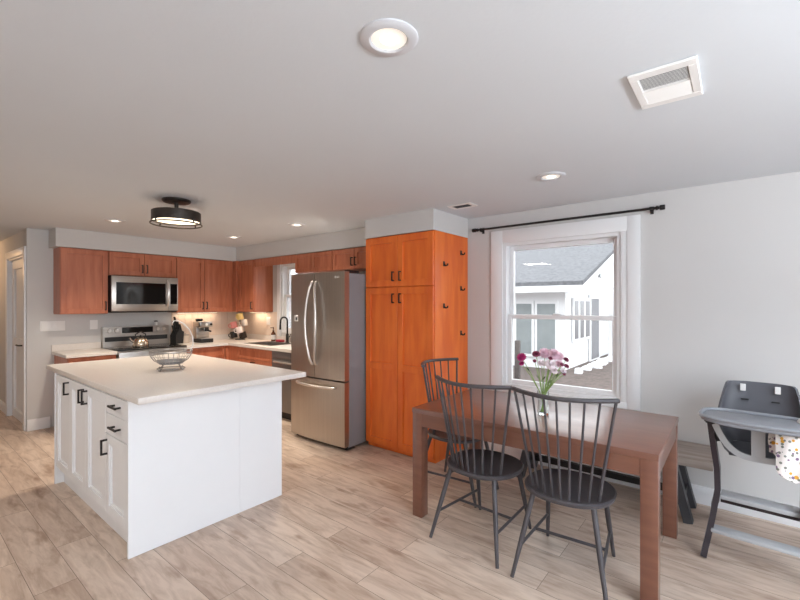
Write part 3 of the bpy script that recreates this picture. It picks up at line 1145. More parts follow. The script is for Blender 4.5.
COL.objects.link(bo)
bo.parent = d2
bo.matrix_local = Matrix.Translation(Vector((FRX - 0.0075, 3.165, 1.765)) - WORLD_ROOT[t.name]) @ Matrix(((0, 0, -1, 0), (-1, 0, 0, 0), (0, 1, 0, 0), (0, 0, 0, 1))) @ Matrix.Rotation(0, 4, 'Z')
build('badge_dot', MB(facing_x(FRX - 0.007)).cyl((3.205, 1.775, 0), 0.013, 0.002, 'z', 18), M_white, d2)

# magnet on the left refrigerator door
t = thing('fridge_magnet', 'small white square magnet on the left refrigerator door', 'magnet', (FRX - 0.006, 3.845, 1.31), world=True)
build('tile', MB(facing_x(FRX - 0.007)).box(3.815, 3.875, 1.305, 1.372, 0, 0.006, 0.002, 1), M_white, t)
build('picture', MB(facing_x(FRX - 0.007)).box(3.825, 3.852, 1.318, 1.35, 0.006, 0.007), M_vent_dark, t)

# pantry
t = thing('pantry_cabinet', 'tall orange brown four door pantry cabinet beside the refrigerator', 'cabinet', (3.55, 2.637, 0), world=True)
build('carcass', MB().box(3.254, WX - 0.002, 2.202, 3.072, 0.045, 2.19), M_pantry, t)
build('toe_kick', MB().box(3.275, WX - 0.02, 2.206, 3.068, 0.0, 0.045), M_pantry, t)
Mp = facing_x(3.2535)
ym = 2.637
for y0, y1, hu in ((2.206, ym - 0.001, ym - 0.045), (ym + 0.001, 3.068, ym + 0.045)):
    d = build('door', shaker(Mp, y0, y1, 1.672, 2.182, fr=0.065), M_pantry, t)
    build('handle', pull(Mp, hu, 1.775, 0.085), M_black, d)
    d = build('door', shaker(Mp, y0, y1, 0.05, 1.664, fr=0.065, mids=(0.86,)), M_pantry, t)
    build('handle', pull(Mp, hu, 1.555, 0.085), M_black, d)
Mh = facing_y(2.202)
for x, z in ((3.409, 1.874), (3.728, 2.009), (3.728, 1.646), (3.409, 1.469), (3.728, 1.191)):
    mb = MB(Mh)
    mb.box(x - 0.014, x + 0.014, z - 0.012, z + 0.035, 0, 0.006, 0.002, 1)
    mb.tube([(x, z + 0.005, 0.005), (x, z - 0.008, 0.022), (x, z - 0.004, 0.042), (x, z + 0.012, 0.046)], 0.007, 8)
    build('hook', mb, M_black, t)

# ------------------------------------------------------------------ island
IX, IX1, IY, IY1 = 0.914, 1.977, 2.78, 4.437
IT = 0.965
MI = facing_x(0.942)

ISL = [('white island cabinet with one tall door at the end nearest the hall', 4.005, 4.415), ('white island cabinet with a pair of tall doors in the middle', 3.197, 4.003), ('white island cabinet with two drawers over a door', 2.804, 3.195)]
for lb, y0, y1 in ISL:
    t = thing('island_cabinet', lb, 'cabinet', (1.2, (y0 + y1) / 2, 0), world=True)
    build('carcass', MB().box(0.943, 1.50, y0, y1, 0.115, 0.924), M_island, t)
    build('toe_kick', MB().box(0.975, 1.49, y0, y1, 0.0, 0.115), M_island, t)
    if y0 > 4:
        d = build('door', shaker(MI, y0, y1, 0.15, 0.915, 0.022, 0.06, step=0.014), M_island, t)
        build('handle', pull(MI, 4.035, 0.845, 0.088, w0=0.022), M_black, d)
    elif y0 > 3:
        for a, b, hu in ((3.62, y1, 3.655), (y0, 3.618, 3.578)):
            d = build('door', shaker(MI, a, b, 0.15, 0.915, 0.022, 0.06, step=0.014), M_island, t)
            build('handle', pull(MI, hu, 0.84, 0.088, w0=0.022), M_black, d)
    else:
        for a, b, hv in ((0.802, 0.915, 0.886), (0.668, 0.798, 0.753)):
            d = build('drawer', MB(MI).box(y0 + 0.002, y1 - 0.002, a, b, 0, 0.022, 0.002, 1), M_island, t)
            build('handle', pull(MI, 2.975, hv - 0.02, 0.10, False, w0=0.022), M_black, d)
        d = build('door', shaker(MI, y0, y1, 0.15, 0.662, 0.022, 0.06, step=0.014), M_island, t)
        build('handle', pull(MI, 3.165, 0.58, 0.088, w0=0.022), M_black, d)
t = thing('kitchen_island', 'white kitchen island casing with a broad plain panel facing the room', 'island', (1.45, IY, 0), world=True)
build('wide_board', MB().box(IX, 1.6215, IY, 2.80, 0.001, 0.926, 0.001, 1), M_island, t)
build('narrow_board', MB().box(1.6222, IX1, IY, 2.80, 0.001, 0.926, 0.001, 1), M_island, t)
build('side_board', MB().box(IX1 - 0.02, IX1, 2.802, IY1, 0.001, 0.926, 0.001, 1), M_island, t)
build('end_board', MB().box(IX, IX1, IY1 - 0.018, IY1, 0.001, 0.926, 0.001, 1).box(1.52, IX1 - 0.022, 4.39, IY1 - 0.018, 0.001, 0.5), M_island, t)
solo('island_worktop', MB().box(0.915, 2.098, 2.632, 4.72, 0.928, IT, 0.003, 2), M_quartz, 'big square pale quartz worktop on the white island', 'worktop', origin=(1.5, 3.67, 0.928))

# wire fruit basket on the island
t = thing('wire_basket', 'grey wire fruit basket with a tall curved hook on the island', 'basket', (1.487, 3.585, IT), R(0))
mb = MB()
mb.tube([(0.10 * math.cos(a * PI / 16), 0.10 * math.sin(a * PI / 16), 0.012) for a in range(32)], 0.004, 6, cyc=True)
for k in range(4):
    g = k * PI / 2 + 0.4
    mb.ball((0.115 * math.cos(g), 0.115 * math.sin(g), 0.010), 0.010, seg=8, rings=6)
    mb.tube([(0.09 * math.cos(g), 0.09 * math.sin(g), 0.012), (0.115 * math.cos(g), 0.115 * math.sin(g), 0.010)], 0.0035, 6)
    mb.tube([(0.10 * math.cos(g), 0.10 * math.sin(g), 0.012), (0.075 * math.cos(g), 0.075 * math.sin(g), 0.05)], 0.0035, 6)
build('foot_ring', mb, M_wire, t)
mb = MB()


def bowl_r(q):
    return 0.06 + 0.095 * math.sin(q * PI / 2) ** 0.8


for q in (0.35, 0.7, 1.0):
    r, z = bowl_r(q), 0.048 + 0.105 * q ** 1.3
    mb.tube([(r * math.cos(a * PI / 20), r * math.sin(a * PI / 20), z) for a in range(40)], 0.0042 if q == 1.0 else 0.0022, 6, cyc=True)
for k in range(24):
    g = k * PI / 12
    mb.tube([(bowl_r(q) * math.cos(g), bowl_r(q) * math.sin(g), 0.048 + 0.105 * q ** 1.3) for q in (0.0, 0.15, 0.4, 0.7, 1.0)], 0.0018, 5)
build('wire_bowl', mb, M_wire, t)
build('dish', MB().lathe([(0.001, 0.044), (0.085, 0.050), (0.105, 0.075), (0.102, 0.077), (0.083, 0.054), (0.001, 0.048)], seg=32), M_fridge_side, t)
ux, uy = 0.627, -0.779
pts = []
for a, zz in ((0.155, 0.153), (0.178, 0.21), (0.174, 0.27), (0.146, 0.33), (0.10, 0.375), (0.05, 0.40), (0.02, 0.395), (0.01, 0.375)):
    pts.append((a * ux, a * uy, zz))
build('banana_hook', MB().tube(pts, 0.0045, 8), M_white, t)

# ------------------------------------------------------------------ things on the kitchen worktops
t = thing('kettle', 'polished steel kettle on the range cooktop', 'kettle', (2.12, 6.02, 0.936))
build('body', MB().lathe([(0.085, 0), (0.095, 0.02), (0.09, 0.07), (0.06, 0.12), (0.03, 0.135), (0.001, 0.137)], seg=28), M_copper, t)
build('lid_knob', MB().ball((0, 0, 0.148), 0.013), M_blackplastic, t)
build('spout', MB().tube([(-0.07, 0, 0.07), (-0.11, 0, 0.10), (-0.125, 0, 0.13)], [0.02, 0.015, 0.011], 10), M_copper, t)
build('handle', MB().tube([(-0.055, 0, 0.118), (-0.06, 0, 0.17), (0, 0, 0.205), (0.06, 0, 0.17), (0.055, 0, 0.118)], 0.008, 8), M_blackplastic, t)
t = thing('salt_shaker', 'little white shaker with a dark lid on top of the range backguard', 'shaker', (2.475, 6.464, 1.196))
build('jar', MB().lathe([(0.018, 0), (0.019, 0.04), (0.014, 0.05), (0.001, 0.05)], seg=14), M_white, t)
build('lid', MB().lathe([(0.022, 0.0505), (0.022, 0.064), (0.001, 0.066)], seg=14), M_bronze, t)

t = thing('knife_block', 'black knife block beside the range', 'knife block', (2.715, 6.36, CT + 0.0005), R(15))
mb = MB().prism([(-0.06, 0), (0.06, 0), (0.075, 0.17), (-0.01, 0.21), (-0.06, 0.12)], -0.06, 0.06, 'y')
build('block', mb, M_blackplastic, t)
k0 = None
for i, (a, b, c, ln) in enumerate(((0.01, -0.042, 0.20, 0.13), (0.01, 0.0, 0.20, 0.20), (0.01, 0.042, 0.20, 0.14), (0.05, -0.03, 0.18, 0.11), (0.05, 0.03, 0.18, 0.11), (-0.04, 0.0, 0.155, 0.12))):
    o = solo('kitchen_knife', MB().box(-0.009, 0.009, -0.013, 0.013, 0.0, ln, 0.004), M_blackplastic, 'black handled kitchen knife standing in the knife block', 'knife', 'knives in the block')
    if i in (1, 4):
        build('rivets', MB().cyl((0.0085, 0, ln * 0.3), 0.004, 0.002, 'x', 8).cyl((0.0085, 0, ln * 0.7), 0.004, 0.002, 'x', 8), M_handle, o)
    q = Vector((a, b, 0))
    q.rotate(Matrix.Rotation(R(15), 3, 'Z').to_euler())
    o.location = (2.715 + q.x, 6.36 + q.y, CT + c - 0.005)
    o.rotation_euler = (0, R(-14), R(15))
t = thing('canister', 'small beige canister between knife block and espresso machine', 'canister', (2.845, 6.38, CT + 0.0005))
build('jar', MB().lathe([(0.055, 0), (0.058, 0.01), (0.058, 0.10), (0.05, 0.11), (0.001, 0.11)], seg=24), mat('beige_ceramic', rgb(214, 196, 180), 0.4, var=0.03), t)
build('lid', MB().lathe([(0.053, 0.1105), (0.053, 0.122), (0.012, 0.127), (0.012, 0.14), (0.001, 0.142)], seg=24), M_bench, t)

t = thing('espresso_machine', 'stainless espresso machine on the worktop right of the knife block', 'coffee machine', (3.055, 6.27, CT + 0.0005))
t.scale = (0.88, 0.88, 0.95)
build('base', MB().box(-0.11, 0.11, -0.15, 0.13, 0, 0.06, 0.008), M_blackplastic, t)
build('drip_tray', MB().box(-0.10, 0.10, -0.16, -0.02, 0.061, 0.072, 0.003), M_steel_h, t)
build('back_column', MB().box(-0.11, 0.11, 0.0, 0.13, 0.061, 0.24, 0.006), M_steel_h, t)
build('head', MB().box(-0.11, 0.11, -0.13, 0.13, 0.241, 0.33, 0.012), M_steel_h, t)
build('group_head', MB().cyl((0.03, -0.075, 0.205), 0.033, 0.036), M_bronze, t)
p = build('portafilter', MB().cyl((0.03, -0.075, 0.178), 0.036, 0.026).tube([(0.03, -0.10, 0.19), (0.03, -0.21, 0.18)], [0.011, 0.014], 10), M_blackplastic, t)
build('gauge', MB().cyl((0.0, -0.137, 0.285), 0.022, 0.008, 'y', 18), M_white, t)
build('knob', MB().cyl((0.075, -0.15, 0.285), 0.018, 0.022, 'y', 16), M_blackplastic, t)
build('bean_hopper', MB().lathe([(0.05, 0.331), (0.06, 0.36), (0.055, 0.372), (0.001, 0.373)], (-0.04, 0.05, 0), 20), M_blackplastic, t)

# mug tree
MTX, MTY = 3.66, 6.27
t = thing('mug_tree', 'dark metal mug tree in the worktop corner', 'mug tree', (MTX, MTY, CT + 0.0005))
build('base', MB().cyl((0, 0, 0), 0.075, 0.012, seg=28), M_black, t)
build('post', MB().cyl((0, 0, 0.012), 0.008, 0.40, seg=12), M_black, t)
MUGS = [((238.5, 316.8), 'pale yellow mug at the top of the mug tree', rgb(238, 214, 140), -0.02), ((232.6, 325.4), 'pink mug on the left arm of the mug tree', rgb(208, 132, 130), -0.03), ((241.6, 323.4), 'plain white mug on the right of the mug tree', rgb(222, 216, 212), 0.03),
        ((239.0, 330.2), 'white mug in the middle of the mug tree', rgb(234, 222, 220), -0.07), ((232.3, 335.0), 'black mug at the bottom left of the mug tree', rgb(30, 28, 28), -0.02), ((241.8, 335.4), 'black mug at the bottom right of the mug tree', rgb(34, 26, 24), -0.02)]
PXM = 0.01625
ci = 237.2
mug0 = None
for (mx, my), lb, colr, dep in MUGS:
    du = (mx - ci) * PXM
    zc = EYE - (my - 303.8) * PXM
    ox, oy = du * 0.627 + dep * 0.779, -du * 0.779 + dep * 0.627
    m_ = mat('glazed_mug_' + lb.split(' mug')[0].replace(' ', '_') + '_' + str(len(MATS)), colr, 0.3, var=0.04)
    g = thing('mug', lb, 'mug', (MTX + ox, MTY + oy, zc - 0.042), R(random.uniform(120, 250)), 'mugs on the mug tree')
    build('cup', MB().lathe([(0.001, 0), (0.036, 0.001), (0.041, 0.01), (0.042, 0.088), (0.039, 0.089), (0.038, 0.012), (0.001, 0.008)], seg=24), m_, g)
    g.scale = (1.22, 1.22, 1.15)
    build('handle', MB().tube([(0.040, 0, 0.07), (0.062, 0, 0.066), (0.068, 0, 0.045), (0.06, 0, 0.025), (0.040, 0, 0.02)], 0.006, 8), m_, g)
    g.rotation_euler = (R(12), R(10), g.rotation_euler.z)
    build('arm', MB().tube([(0, 0, zc - CT + 0.02), (ox * 0.45, oy * 0.45, zc - CT + 0.03)], 0.004, 6), M_black, t)

# faucet, soap, sponges
t = thing('kitchen_faucet', 'matte black gooseneck faucet behind the sink', 'faucet', (3.795, 5.20, CT + 0.0005))
build('base', MB().lathe([(0.028, 0), (0.028, 0.01), (0.022, 0.02), (0.022, 0.12), (0.016, 0.135)], seg=20), M_black, t)
pts = [(0, 0, 0.12), (0, 0, 0.32)] + [(-0.06 + 0.06 * math.cos(a * PI / 10), 0, 0.32 + 0.06 * math.sin(a * PI / 10)) for a in range(1, 10)] + [(-0.12, 0, 0.32), (-0.124, 0, 0.27)]
build('spout', MB().tube(pts, 0.012, 12), M_black, t)
build('spray_head', MB().cyl((-0.124, 0, 0.20), 0.015, 0.072, seg=14, r2=0.013), M_black, t)
build('lever', MB().tube([(0, -0.02, 0.085), (0, -0.05, 0.09), (0, -0.075, 0.13)], [0.011, 0.008, 0.006], 10), M_black, t)
t = thing('soap_bottle', 'amber soap bottle with a white label by the sink', 'soap bottle', (3.80, 5.56, CT + 0.0005))
M_amber = mat('amber_glass', rgb(92, 52, 30), 0.15, var=0.05)
build('bottle', MB().lathe([(0.032, 0), (0.034, 0.005), (0.034, 0.12), (0.014, 0.15), (0.014, 0.17), (0.001, 0.17)], seg=22), M_amber, t)
build('label', MB().lathe([(0.0345, 0.03), (0.0352, 0.03), (0.0352, 0.10), (0.0345, 0.10)], seg=22, closed=True), M_white, t)
build('pump', MB().cyl((0, 0, 0.1705), 0.007, 0.035, seg=10).box(-0.05, 0.01, -0.008, 0.008, 0.205, 0.217, 0.003), M_amber, t)
solo('dish_sponge', MB().box(-0.035, 0.035, -0.065, 0.065, 0, 0.035, 0.008), mat('red_sponge', rgb(178, 52, 66), 0.9, var=0.2, scale=60), 'red sponge on the worktop behind the sink', 'sponge').location = (3.80, 5.385, CT + 0.0005)
solo('scrub_brush', MB().box(-0.03, 0.03, -0.045, 0.045, 0, 0.045, 0.012), mat('purple_brush', rgb(110, 52, 140), 0.8, var=0.2, scale=60), 'purple scrubber beside the black faucet', 'scrubber').location = (3.72, 5.10 - 0.17, CT + 0.0055)

# ------------------------------------------------------------------ dining table
TZ = 0.765
TX0, TX1, TY0, TY1 = 2.372, 3.262, 0.297, 1.80
t = thing('dining_table', 'brown wooden dining table with square legs under the window', 'table', (2.82, 1.05, 0), world=True)
build('tabletop', MB().box(TX0, TX1, TY0, TY1, TZ - 0.034, TZ, 0.003), M_table, t)
LW = 0.078
a0, a1, b0, b1 = TX0 + 0.003, TX1 - 0.003, TY0 + 0.003, TY1 - 0.003
for x in (a0, a1 - LW):
    for y in (b0, b1 - LW):
        build('leg', MB().box(x, x + LW, y, y + LW, 0.0, TZ - 0.0345, 0.003), M_table, t)
for x in (a0 + 0.004, a1 - 0.026):
    build('apron', MB().box(x, x + 0.022, b0 + LW + 0.0005, b1 - LW - 0.0005, TZ - 0.125, TZ - 0.0345), M_table, t)
for y in (b0 + 0.004, b1 - 0.026):
    build('apron', MB().box(a0 + LW + 0.0005, a1 - LW - 0.0005, y, y + 0.022, TZ - 0.125, TZ - 0.0345), M_table, t)


# ------------------------------------------------------------------ windsor chairs
def make_chair(label):
    t = thing('windsor_chair', label, 'chair', group='charcoal spindle back chairs at the table')
    prof = []
    n = 40
    outline = []
    for k in range(n):
        a = 2 * PI * k / n
        c, s = math.cos(a), math.sin(a)
        e = 2.25
        outline.append((0.235 * math.copysign(abs(c) ** (2 / e), c), 0.240 * math.copysign(abs(s) ** (2 / e), s)))
    vs = []
    rings = [(0.05, 0.463), (0.55, 0.460), (0.86, 0.466), (0.965, 0.470), (1.0, 0.463), (0.985, 0.447), (0.90, 0.438), (0.05, 0.438)]
    for q, z in rings:
        vs += [(x * q, y * q, z) for x, y in outline]
    fs = []
    for r in range(len(rings) - 1):
        for k in range(n):
            k2 = (k + 1) % n
            fs.append((r * n + k, r * n + k2, (r + 1) * n + k2, (r + 1) * n + k))
    fs.append(tuple(range(n)))
    fs.append(tuple(range((len(rings) - 1) * n, len(rings) * n)))
    mb = MB()
    mb.faces(vs, fs, True)
    build('seat', mb, M_chair, t)
    legs = {}
    for sx, sy in ((-1, 1), (-1, -1), (1, 1), (1, -1)):
        top = Vector((-0.155 if sx < 0 else 0.15, sy * 0.155, 0.445))
        bot = Vector((-0.268 if sx < 0 else 0.262, sy * (0.238 if sx < 0 else 0.192), 0.001))
        legs[(sx, sy)] = (top, bot)
        build('leg', MB().tube([top.lerp(bot, q) for q in (0, 0.5, 1.0)], [0.0145, 0.0145, 0.010], 12), M_chair, t)

    def at(k, z):
        top, bot = legs[k]
        return bot.lerp(top, (z - bot.z) / (top.z - bot.z))
    mids = []
    for sy in (1, -1):
        p, q = at((-1, sy), 0.165), at((1, sy), 0.165)
        mids.append(p.lerp(q, 0.5))
        build('stretcher', MB().tube([p, q], 0.0085, 10), M_chair, t)
    build('stretcher', MB().tube(mids, 0.0085, 10), M_chair, t)

    def rail(q):       # q in -1..1
        return Vector((-0.285 + 0.125 * abs(q) ** 1.8, 0.262 * q, 1.012))
    build('top_rail', MB().tube([rail(-1.03 + 2.06 * i / 24) for i in range(25)], 0.0125, 8, flat=1.25, up=(0, 0, 1)), M_chair, t)
    for i in range(9):
        q = -1 + 2 * i / 8.0
        base = Vector((-0.195 + 0.085 * q * q, 0.172 * q, 0.462))
        r = 0.0085 if abs(q) == 1 else 0.0064
        build('spindle', MB().tube([base, base.lerp(rail(q), 0.5), rail(q)], [r * 1.15, r, r * 0.9], 8), M_chair, t)
    return t


ch = make_chair('charcoal spindle chair at the left of the two on the near side of the table')
ch.location = (2.475, 1.283, 0)
ch.rotation_euler = (0, 0, R(-3))
c2 = copy_tree(ch)
c2.location = (2.462, 0.745, 0)
c2.rotation_euler = (0, 0, R(4))
c2['label'] = 'charcoal spindle chair on the near side of the table closest to the highchair'
c3 = copy_tree(ch)
c3.location = (2.94, 1.765, 0)
c3.rotation_euler = (0, 0, R(-89))
c3['label'] = 'charcoal spindle chair at the head of the table beside the pantry'

# bench behind the table
t = thing('bench', 'weathered grey plank bench with slanted black legs against the wall', 'bench', (3.64, 0.85, 0), world=True)
build('seat_plank', MB().box(3.445, 3.846, 0.125, 1.60, 0.392, 0.455, 0.004), M_bench, t)
for ya_, s in ((0.355, -1), (1.37, 1)):
    for x in (3.485, 3.765):
        build('leg', MB().bar([(x, ya_, 0.391), (x, ya_ + s * 0.095, 0.001)], 0.07, 0.055, up=(0, 1, 0)), M_bleg, t)
    build('cross_bar', MB().bar([(3.50, ya_ + s * 0.004, 0.372), (3.75, ya_ + s * 0.004, 0.372)], 0.03, 0.035), M_black, t)
    build('cross_bar', MB().bar([(3.521, ya_ + s * 0.055, 0.15), (3.729, ya_ + s * 0.055, 0.15)], 0.03, 0.045), M_black, t)
build('stretcher', MB().box(3.605, 3.645, 0.318, 1.406, 0.128, 0.172), M_black, t)

# vase of flowers
VX, VY = 2.765, 1.005
t = thing('glass_vase', 'clear glass vase of cut flowers on the dining table', 'vase', (VX, VY, TZ + 0.0008))
build('glass', MB().lathe([(0.001, 0), (0.034, 0.001), (0.036, 0.01), (0.032, 0.08), (0.038, 0.155), (0.036, 0.155), (0.0295, 0.08), (0.033, 0.014), (0.001, 0.010)], seg=28), M_vase, t)
random.seed(11)


def flower(px, py, kind, dep, label, r=0.026):
    r *= 1.22
    k = 0.00664
    du = (px - 543.5) * k
    dz = EYE - (py - 303.8) * k - TZ
    tip = Vector((du * 0.627 + dep * 0.779, -du * 0.779 + dep * 0.627, dz))
    t = thing('flower', label, 'flower', (VX, VY, TZ + 0.0008), group='cut flowers in the vase')
    a = Vector((-tip.x * 0.12, -tip.y * 0.12, 0.016))
    nk = Vector((tip.x * 0.16, tip.y * 0.16, 0.150))
    if nk.xy.length > 0.026:
        nk.xy = nk.xy.normalized() * 0.026
    pts = [a, nk, nk.lerp(tip, 0.5) + Vector((0, 0, 0.012)), tip]
    build('stem', MB().tube(pts, [0.0026, 0.0026, 0.0023, 0.002], 6), M_stem, t)
    m = {'p': M_pink, 'w': M_whitep, 'm': M_magenta, 'b': M_burg}[kind]
    mb = MB()
    ax = ((tip - nk).normalized() + Vector((-0.55, -0.35, 0.1)) + Vector((random.uniform(-.3, .3), random.uniform(-.3, .3), 0))).normalized()
    rot = ax.to_track_quat('Z', 'Y').to_matrix().to_4x4()
    mb.M = Matrix.Translation(tip) @ rot
    for ring, (cnt, tilt, ln) in enumerate(((12, -0.25, 0.95), (12, 0.1, 1.0), (11, 0.45, 0.95), (9, 0.8, 0.85), (7, 1.15, 0.75))):
        for i in range(cnt):
            g = 2 * PI * i / cnt + ring * 0.3
            c, s = math.cos(g), math.sin(g)
            L_ = r * ln
            cz = math.sin(tilt) * L_
            rr_ = math.cos(tilt) * L_
            w = r * 0.30
            p0 = (c * r * 0.08, s * r * 0.08, 0.0)
            p1 = (c * rr_ * 0.6 - s * w, s * rr_ * 0.6 + c * w, cz * 0.7)
            p2 = (c * rr_, s * rr_, cz)
            p3 = (c * rr_ * 0.6 + s * w, s * rr_ * 0.6 - c * w, cz * 0.7)
            e = 0.0015
            lo = [p0, p1, p2, p3]
            hi = [(x - c * 0, y, z + e) for x, y, z in lo]
            mb.faces(lo + hi, [(3, 2, 1, 0), (4, 5, 6, 7), (0, 1, 5, 4), (1, 2, 6, 5), (2, 3, 7, 6), (3, 0, 4, 7)])
    build('bloom', mb, m, t)
    mb = MB(Matrix.Translation(tip) @ rot)
    mb.ball((0, 0, -0.004), r * 0.26, sz=0.9, seg=8, rings=5)
    build('calyx', mb, M_leaf, t)
    if r > 0.02:
        p = nk.lerp(tip, random.uniform(0.15, 0.6)) + Vector((0, 0, 0.006))
        g = random.uniform(0, 2 * PI)
        d_ = Vector((math.cos(g) * 0.7, math.sin(g) * 0.7, 0.7)).normalized() * 0.045
        s_ = d_.cross(Vector((0, 0, 1))).normalized() * 0.009
        up = Vector((0, 0, 0.0012))
        q4 = [p, p + d_ * 0.5 + s_, p + d_, p + d_ * 0.5 - s_]
        mb = MB()
        mb.faces(q4 + [v + up for v in q4], [(3, 2, 1, 0), (4, 5, 6, 7), (0, 1, 5, 4), (1, 2, 6, 5), (2, 3, 7, 6), (3, 0, 4, 7)])
        build('leaf', mb, M_leaf, t)
    return t, pts


FL = [(522, 357.5, 'm', 0.0, 'single magenta flower leaning far left out of the vase', 0.028), (522.6, 364, 'm', 0.01, 'small magenta bud just under the leaning magenta flower', 0.016),
      (546, 354, 'p', 0.02, 'large pale pink bloom at the top left of the bouquet', 0.036), (554, 355, 'p', 0.0, 'large pale pink bloom at the top centre of the bouquet', 0.038), (560.5, 357, 'p', 0.02, 'pale pink bloom at the top right of the bouquet', 0.030), (557, 363.5, 'p', -0.04, 'pale pink bloom low on the right of the bouquet', 0.026),
      (548, 364, 'w', -0.05, 'white bloom at the front centre of the bouquet', 0.034), (552, 369.5, 'w', -0.05, 'small white bloom hanging lowest at the front of the bouquet', 0.022), (541, 363, 'w', -0.02, 'white bloom on the left side of the bouquet', 0.022), (562.5, 371, 'w', -0.02, 'small white bloom at the lower right of the bouquet', 0.018),
      (536.5, 354.5, 'b', 0.0, 'burgundy bloom at the upper left of the bouquet', 0.024), (534.5, 361, 'b', -0.01, 'tiny burgundy bud at the left of the bouquet', 0.011), (566.5, 360, 'b', 0.0, 'burgundy bloom at the upper right of the bouquet', 0.017), (565.5, 366, 'b', -0.02, 'burgundy bloom at the right of the bouquet', 0.017), (557.5, 363, 'b', -0.08, 'dark burgundy bloom in the middle of the pink blooms', 0.012), (547.5, 357.5, 'b', -0.06, 'dark burgundy bud at the front of the pink blooms', 0.012), (562.8, 373.5, 'b', -0.03, 'tiny burgundy bud at the lowest right of the bouquet', 0.010)]
for px, py, kd, dep, lb, r in FL:
    flower(px, py, kd, dep, lb, r)
# ------------------------------------------------------------------ highchair
t = thing('highchair', 'dark grey moulded highchair with plum legs and grey tray at right', 'highchair', (3.38, -0.105, 0), R(-3))


def arc(x):
    return x


for s in (1, -1):
    f = [(-0.33, s * 0.245, 0.002), (-0.245, s * 0.208, 0.22), (-0.19, s * 0.188, 0.37), (-0.165, s * 0.192, 0.50), (-0.155, s * 0.212, 0.64), (-0.165, s * 0.226, 0.775)]
    build('front_leg', MB().bar(f, 0.03, 0.048, up=(1, 0, 0.3)), M_hc_leg, t)
    f = [(-0.168, s * 0.190, 0.36), (-0.05, s * 0.205, 0.27), (0.12, s * 0.235, 0.14), (0.29, s * 0.255, 0.002)]
    build('rear_leg', MB().bar(f, 0.028, 0.042, up=(0.4, 0, 1)), M_hc_leg, t)
    mb = MB().tube([(-0.17, s * 0.203, 0.72), (-0.10, s * 0.20, 0.66), (0.02, s * 0.185, 0.64)], [0.02, 0.022, 0.02], 10)
    build('seat_bracket', mb, M_blackplastic, t)
    build('hub', MB().cyl((-0.175, s * 0.226 - 0.022, 0.79), 0.028, 0.044, 'y', 16).box(-0.21, -0.18, s * 0.226 - 0.012, s * 0.226 + 0.028, 0.775, 0.80, 0.006), M_blackplastic, t)
build('footrest', MB().box(-0.20, -0.09, -0.176, 0.176, 0.318, 0.345, 0.006), M_hc_bar, t)
build('footrest', MB().box(-0.305, -0.222, -0.212, 0.212, 0.148, 0.170, 0.006), M_hc_bar, t)
build('cross_rail', MB().box(-0.15, -0.12, -0.178, 0.178, 0.282, 0.315, 0.004), M_hc_leg, t)

# shell: U shaped wall, seat pan, front lip, crotch post
NS = 33


def shell_pt(i, j, nj=9):
    q = i / (NS - 1.0) * 2 - 1          # -1 left front .. 1 right front
    v = j / (nj - 1.0)
    aq = abs(q)
    g = q * R(118)
    top = 0.765 + 0.222 * (0.5 + 0.5 * math.cos(min(1, max(0, (aq - 0.46) / 0.30)) * PI))
    bot = 0.60
    z = bot + (top - bot) * v
    w = 0.150 + 0.065 * min(1, (z - bot) / 0.14) ** 0.6 - 0.025 * max(0, (z - 0.80) / 0.19)
    d = 0.150 + 0.03 * v + 0.03 * max(0, (z - 0.80) / 0.21)
    ex = 3.4
    c, s = math.cos(g), math.sin(g)
    x = d * math.copysign(abs(c) ** (2 / ex), c) + 0.02
    y = -w * math.copysign(abs(s) ** (2 / ex), s)
    if c < 0:
        x = 0.02 + c * 0.40
    return (x, y, z)


build('seat_shell', MB().grid(lambda i, j: shell_pt(i, j), NS, 9, 0.012), M_hc_shell, t)
ol = [shell_pt(i, 0)[:2] for i in range(NS)]
build('seat_pan', MB().prism([(x * 0.98, y * 0.98) for x, y in ol], 0.585, 0.602, 'z', 0.004), M_hc_shell, t)
lip = []
for i in range(21):
    q = i / 20.0 * 2 - 1
    lip.append((-0.18 - 0.015 * (1 - q * q), 0.202 * q, 0.60 + 0.165 * abs(q) ** 3.2))
build('front_lip', MB().bar(lip, 0.032, 0.02, up=(1, 0, 0)), M_hc_bar, t)
build('crotch_post', MB().bar([(-0.192, 0, 0.60), (-0.20, 0, 0.70), (-0.20, 0, 0.80)], 0.062, 0.022, up=(1, 0, 0)), M_hc_bar, t)
for s in (1, -1):
    build('harness_tab', MB().box(0.168, 0.178, s * 0.085 - 0.014, s * 0.085 + 0.014, 0.93, 0.975, 0.002, 1), M_white, t)
    build('harness_slot', MB().box(0.150, 0.163, s * 0.075 - 0.02, s * 0.075 + 0.02, 0.875, 0.883, 0.002, 1), M_blackplastic, t)
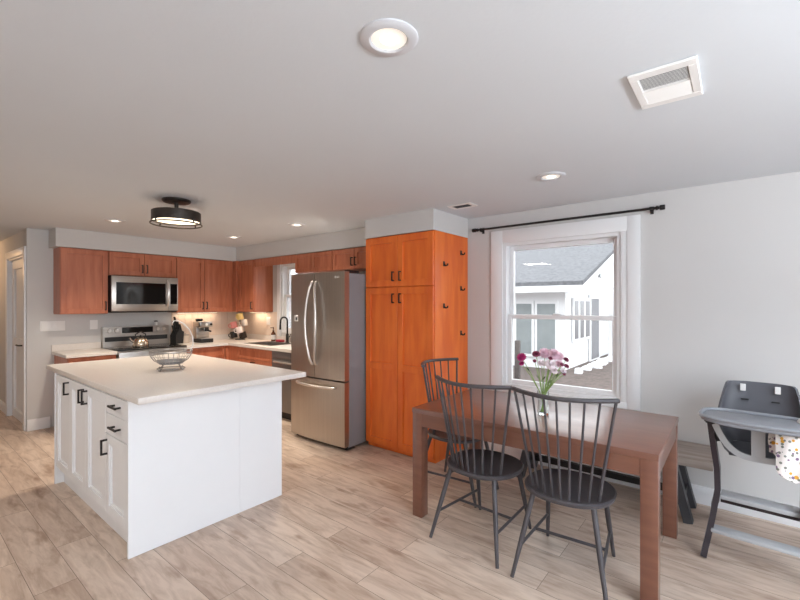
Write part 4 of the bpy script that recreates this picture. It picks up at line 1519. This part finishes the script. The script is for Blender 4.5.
# tray
tp = []
n = 36
for k in range(n):
    a = 2 * PI * k / n
    c, s = math.cos(a), math.sin(a)
    e = 4.0
    x = 0.155 * math.copysign(abs(c) ** (2 / e), c)
    y = 0.268 * math.copysign(abs(s) ** (2 / e), s)
    if x < 0:
        x -= 0.02 * (1 - (y / 0.268) ** 2)
    tp.append((x - 0.20, y))
tr = build('tray', MB().prism(tp, 0.808, 0.826, 'z', 0.005), M_hc_tray, t)
build('tray_rim', MB().tube([(x * 1.0, y, 0.832) for x, y in tp], 0.011, 8, cyc=True), M_hc_tray, tr)
build('tray_underside', MB().prism([((x + 0.20) * 0.8 - 0.20, y * 0.78) for x, y in tp], 0.794, 0.8075, 'z', 0.004), M_hc_tray, tr)

# bib hanging from the tray, white lid on it
mb = MB()
NU, NV = 15, 15


def bib_pt(i, j):
    u = i / (NU - 1.0) * 2 - 1
    v = j / (NV - 1.0)
    w = 0.105 * (1 if v > 0.25 else math.sqrt(max(0.05, 1 - ((0.25 - v) / 0.26) ** 2)))
    zz = 0.548 + 0.238 * v
    return (3.055 + 0.012 * math.sin(u * 5 + v * 3) + 0.05 * max(0, v - 0.55), -0.268 + w * u, zz)


mb.grid(bib_pt, NU, NV, 0.006)
solo('bib', mb, M_print, 'white floral print cloth bib hanging below the highchair tray', 'bib', origin=(3.055, -0.255, 0.56))
mb = MB()


def fold_pt(i, j):
    u = i / 11.0 * 2 - 1
    v = j / 8.0
    return (3.135 + 0.018 * math.sin(u * 7 + v * 5), -0.215 + 0.075 * u, 0.66 + 0.125 * v + 0.01 * math.sin(u * 9))


mb.grid(fold_pt, 12, 9, 0.007)
solo('folded_cloth', mb, M_print, 'crumpled floral cloth tucked behind the hanging bib', 'cloth', origin=(3.135, -0.215, 0.66))
M_lid = M_white
solo('white_lid', MB().lathe([(0.035, 0), (0.037, 0.006), (0.03, 0.02), (0.012, 0.027), (0.001, 0.028)], seg=20), M_white, 'small white rounded lid at the back right of the highchair tray', 'lid').location = (3.265, -0.30, 0.8265)
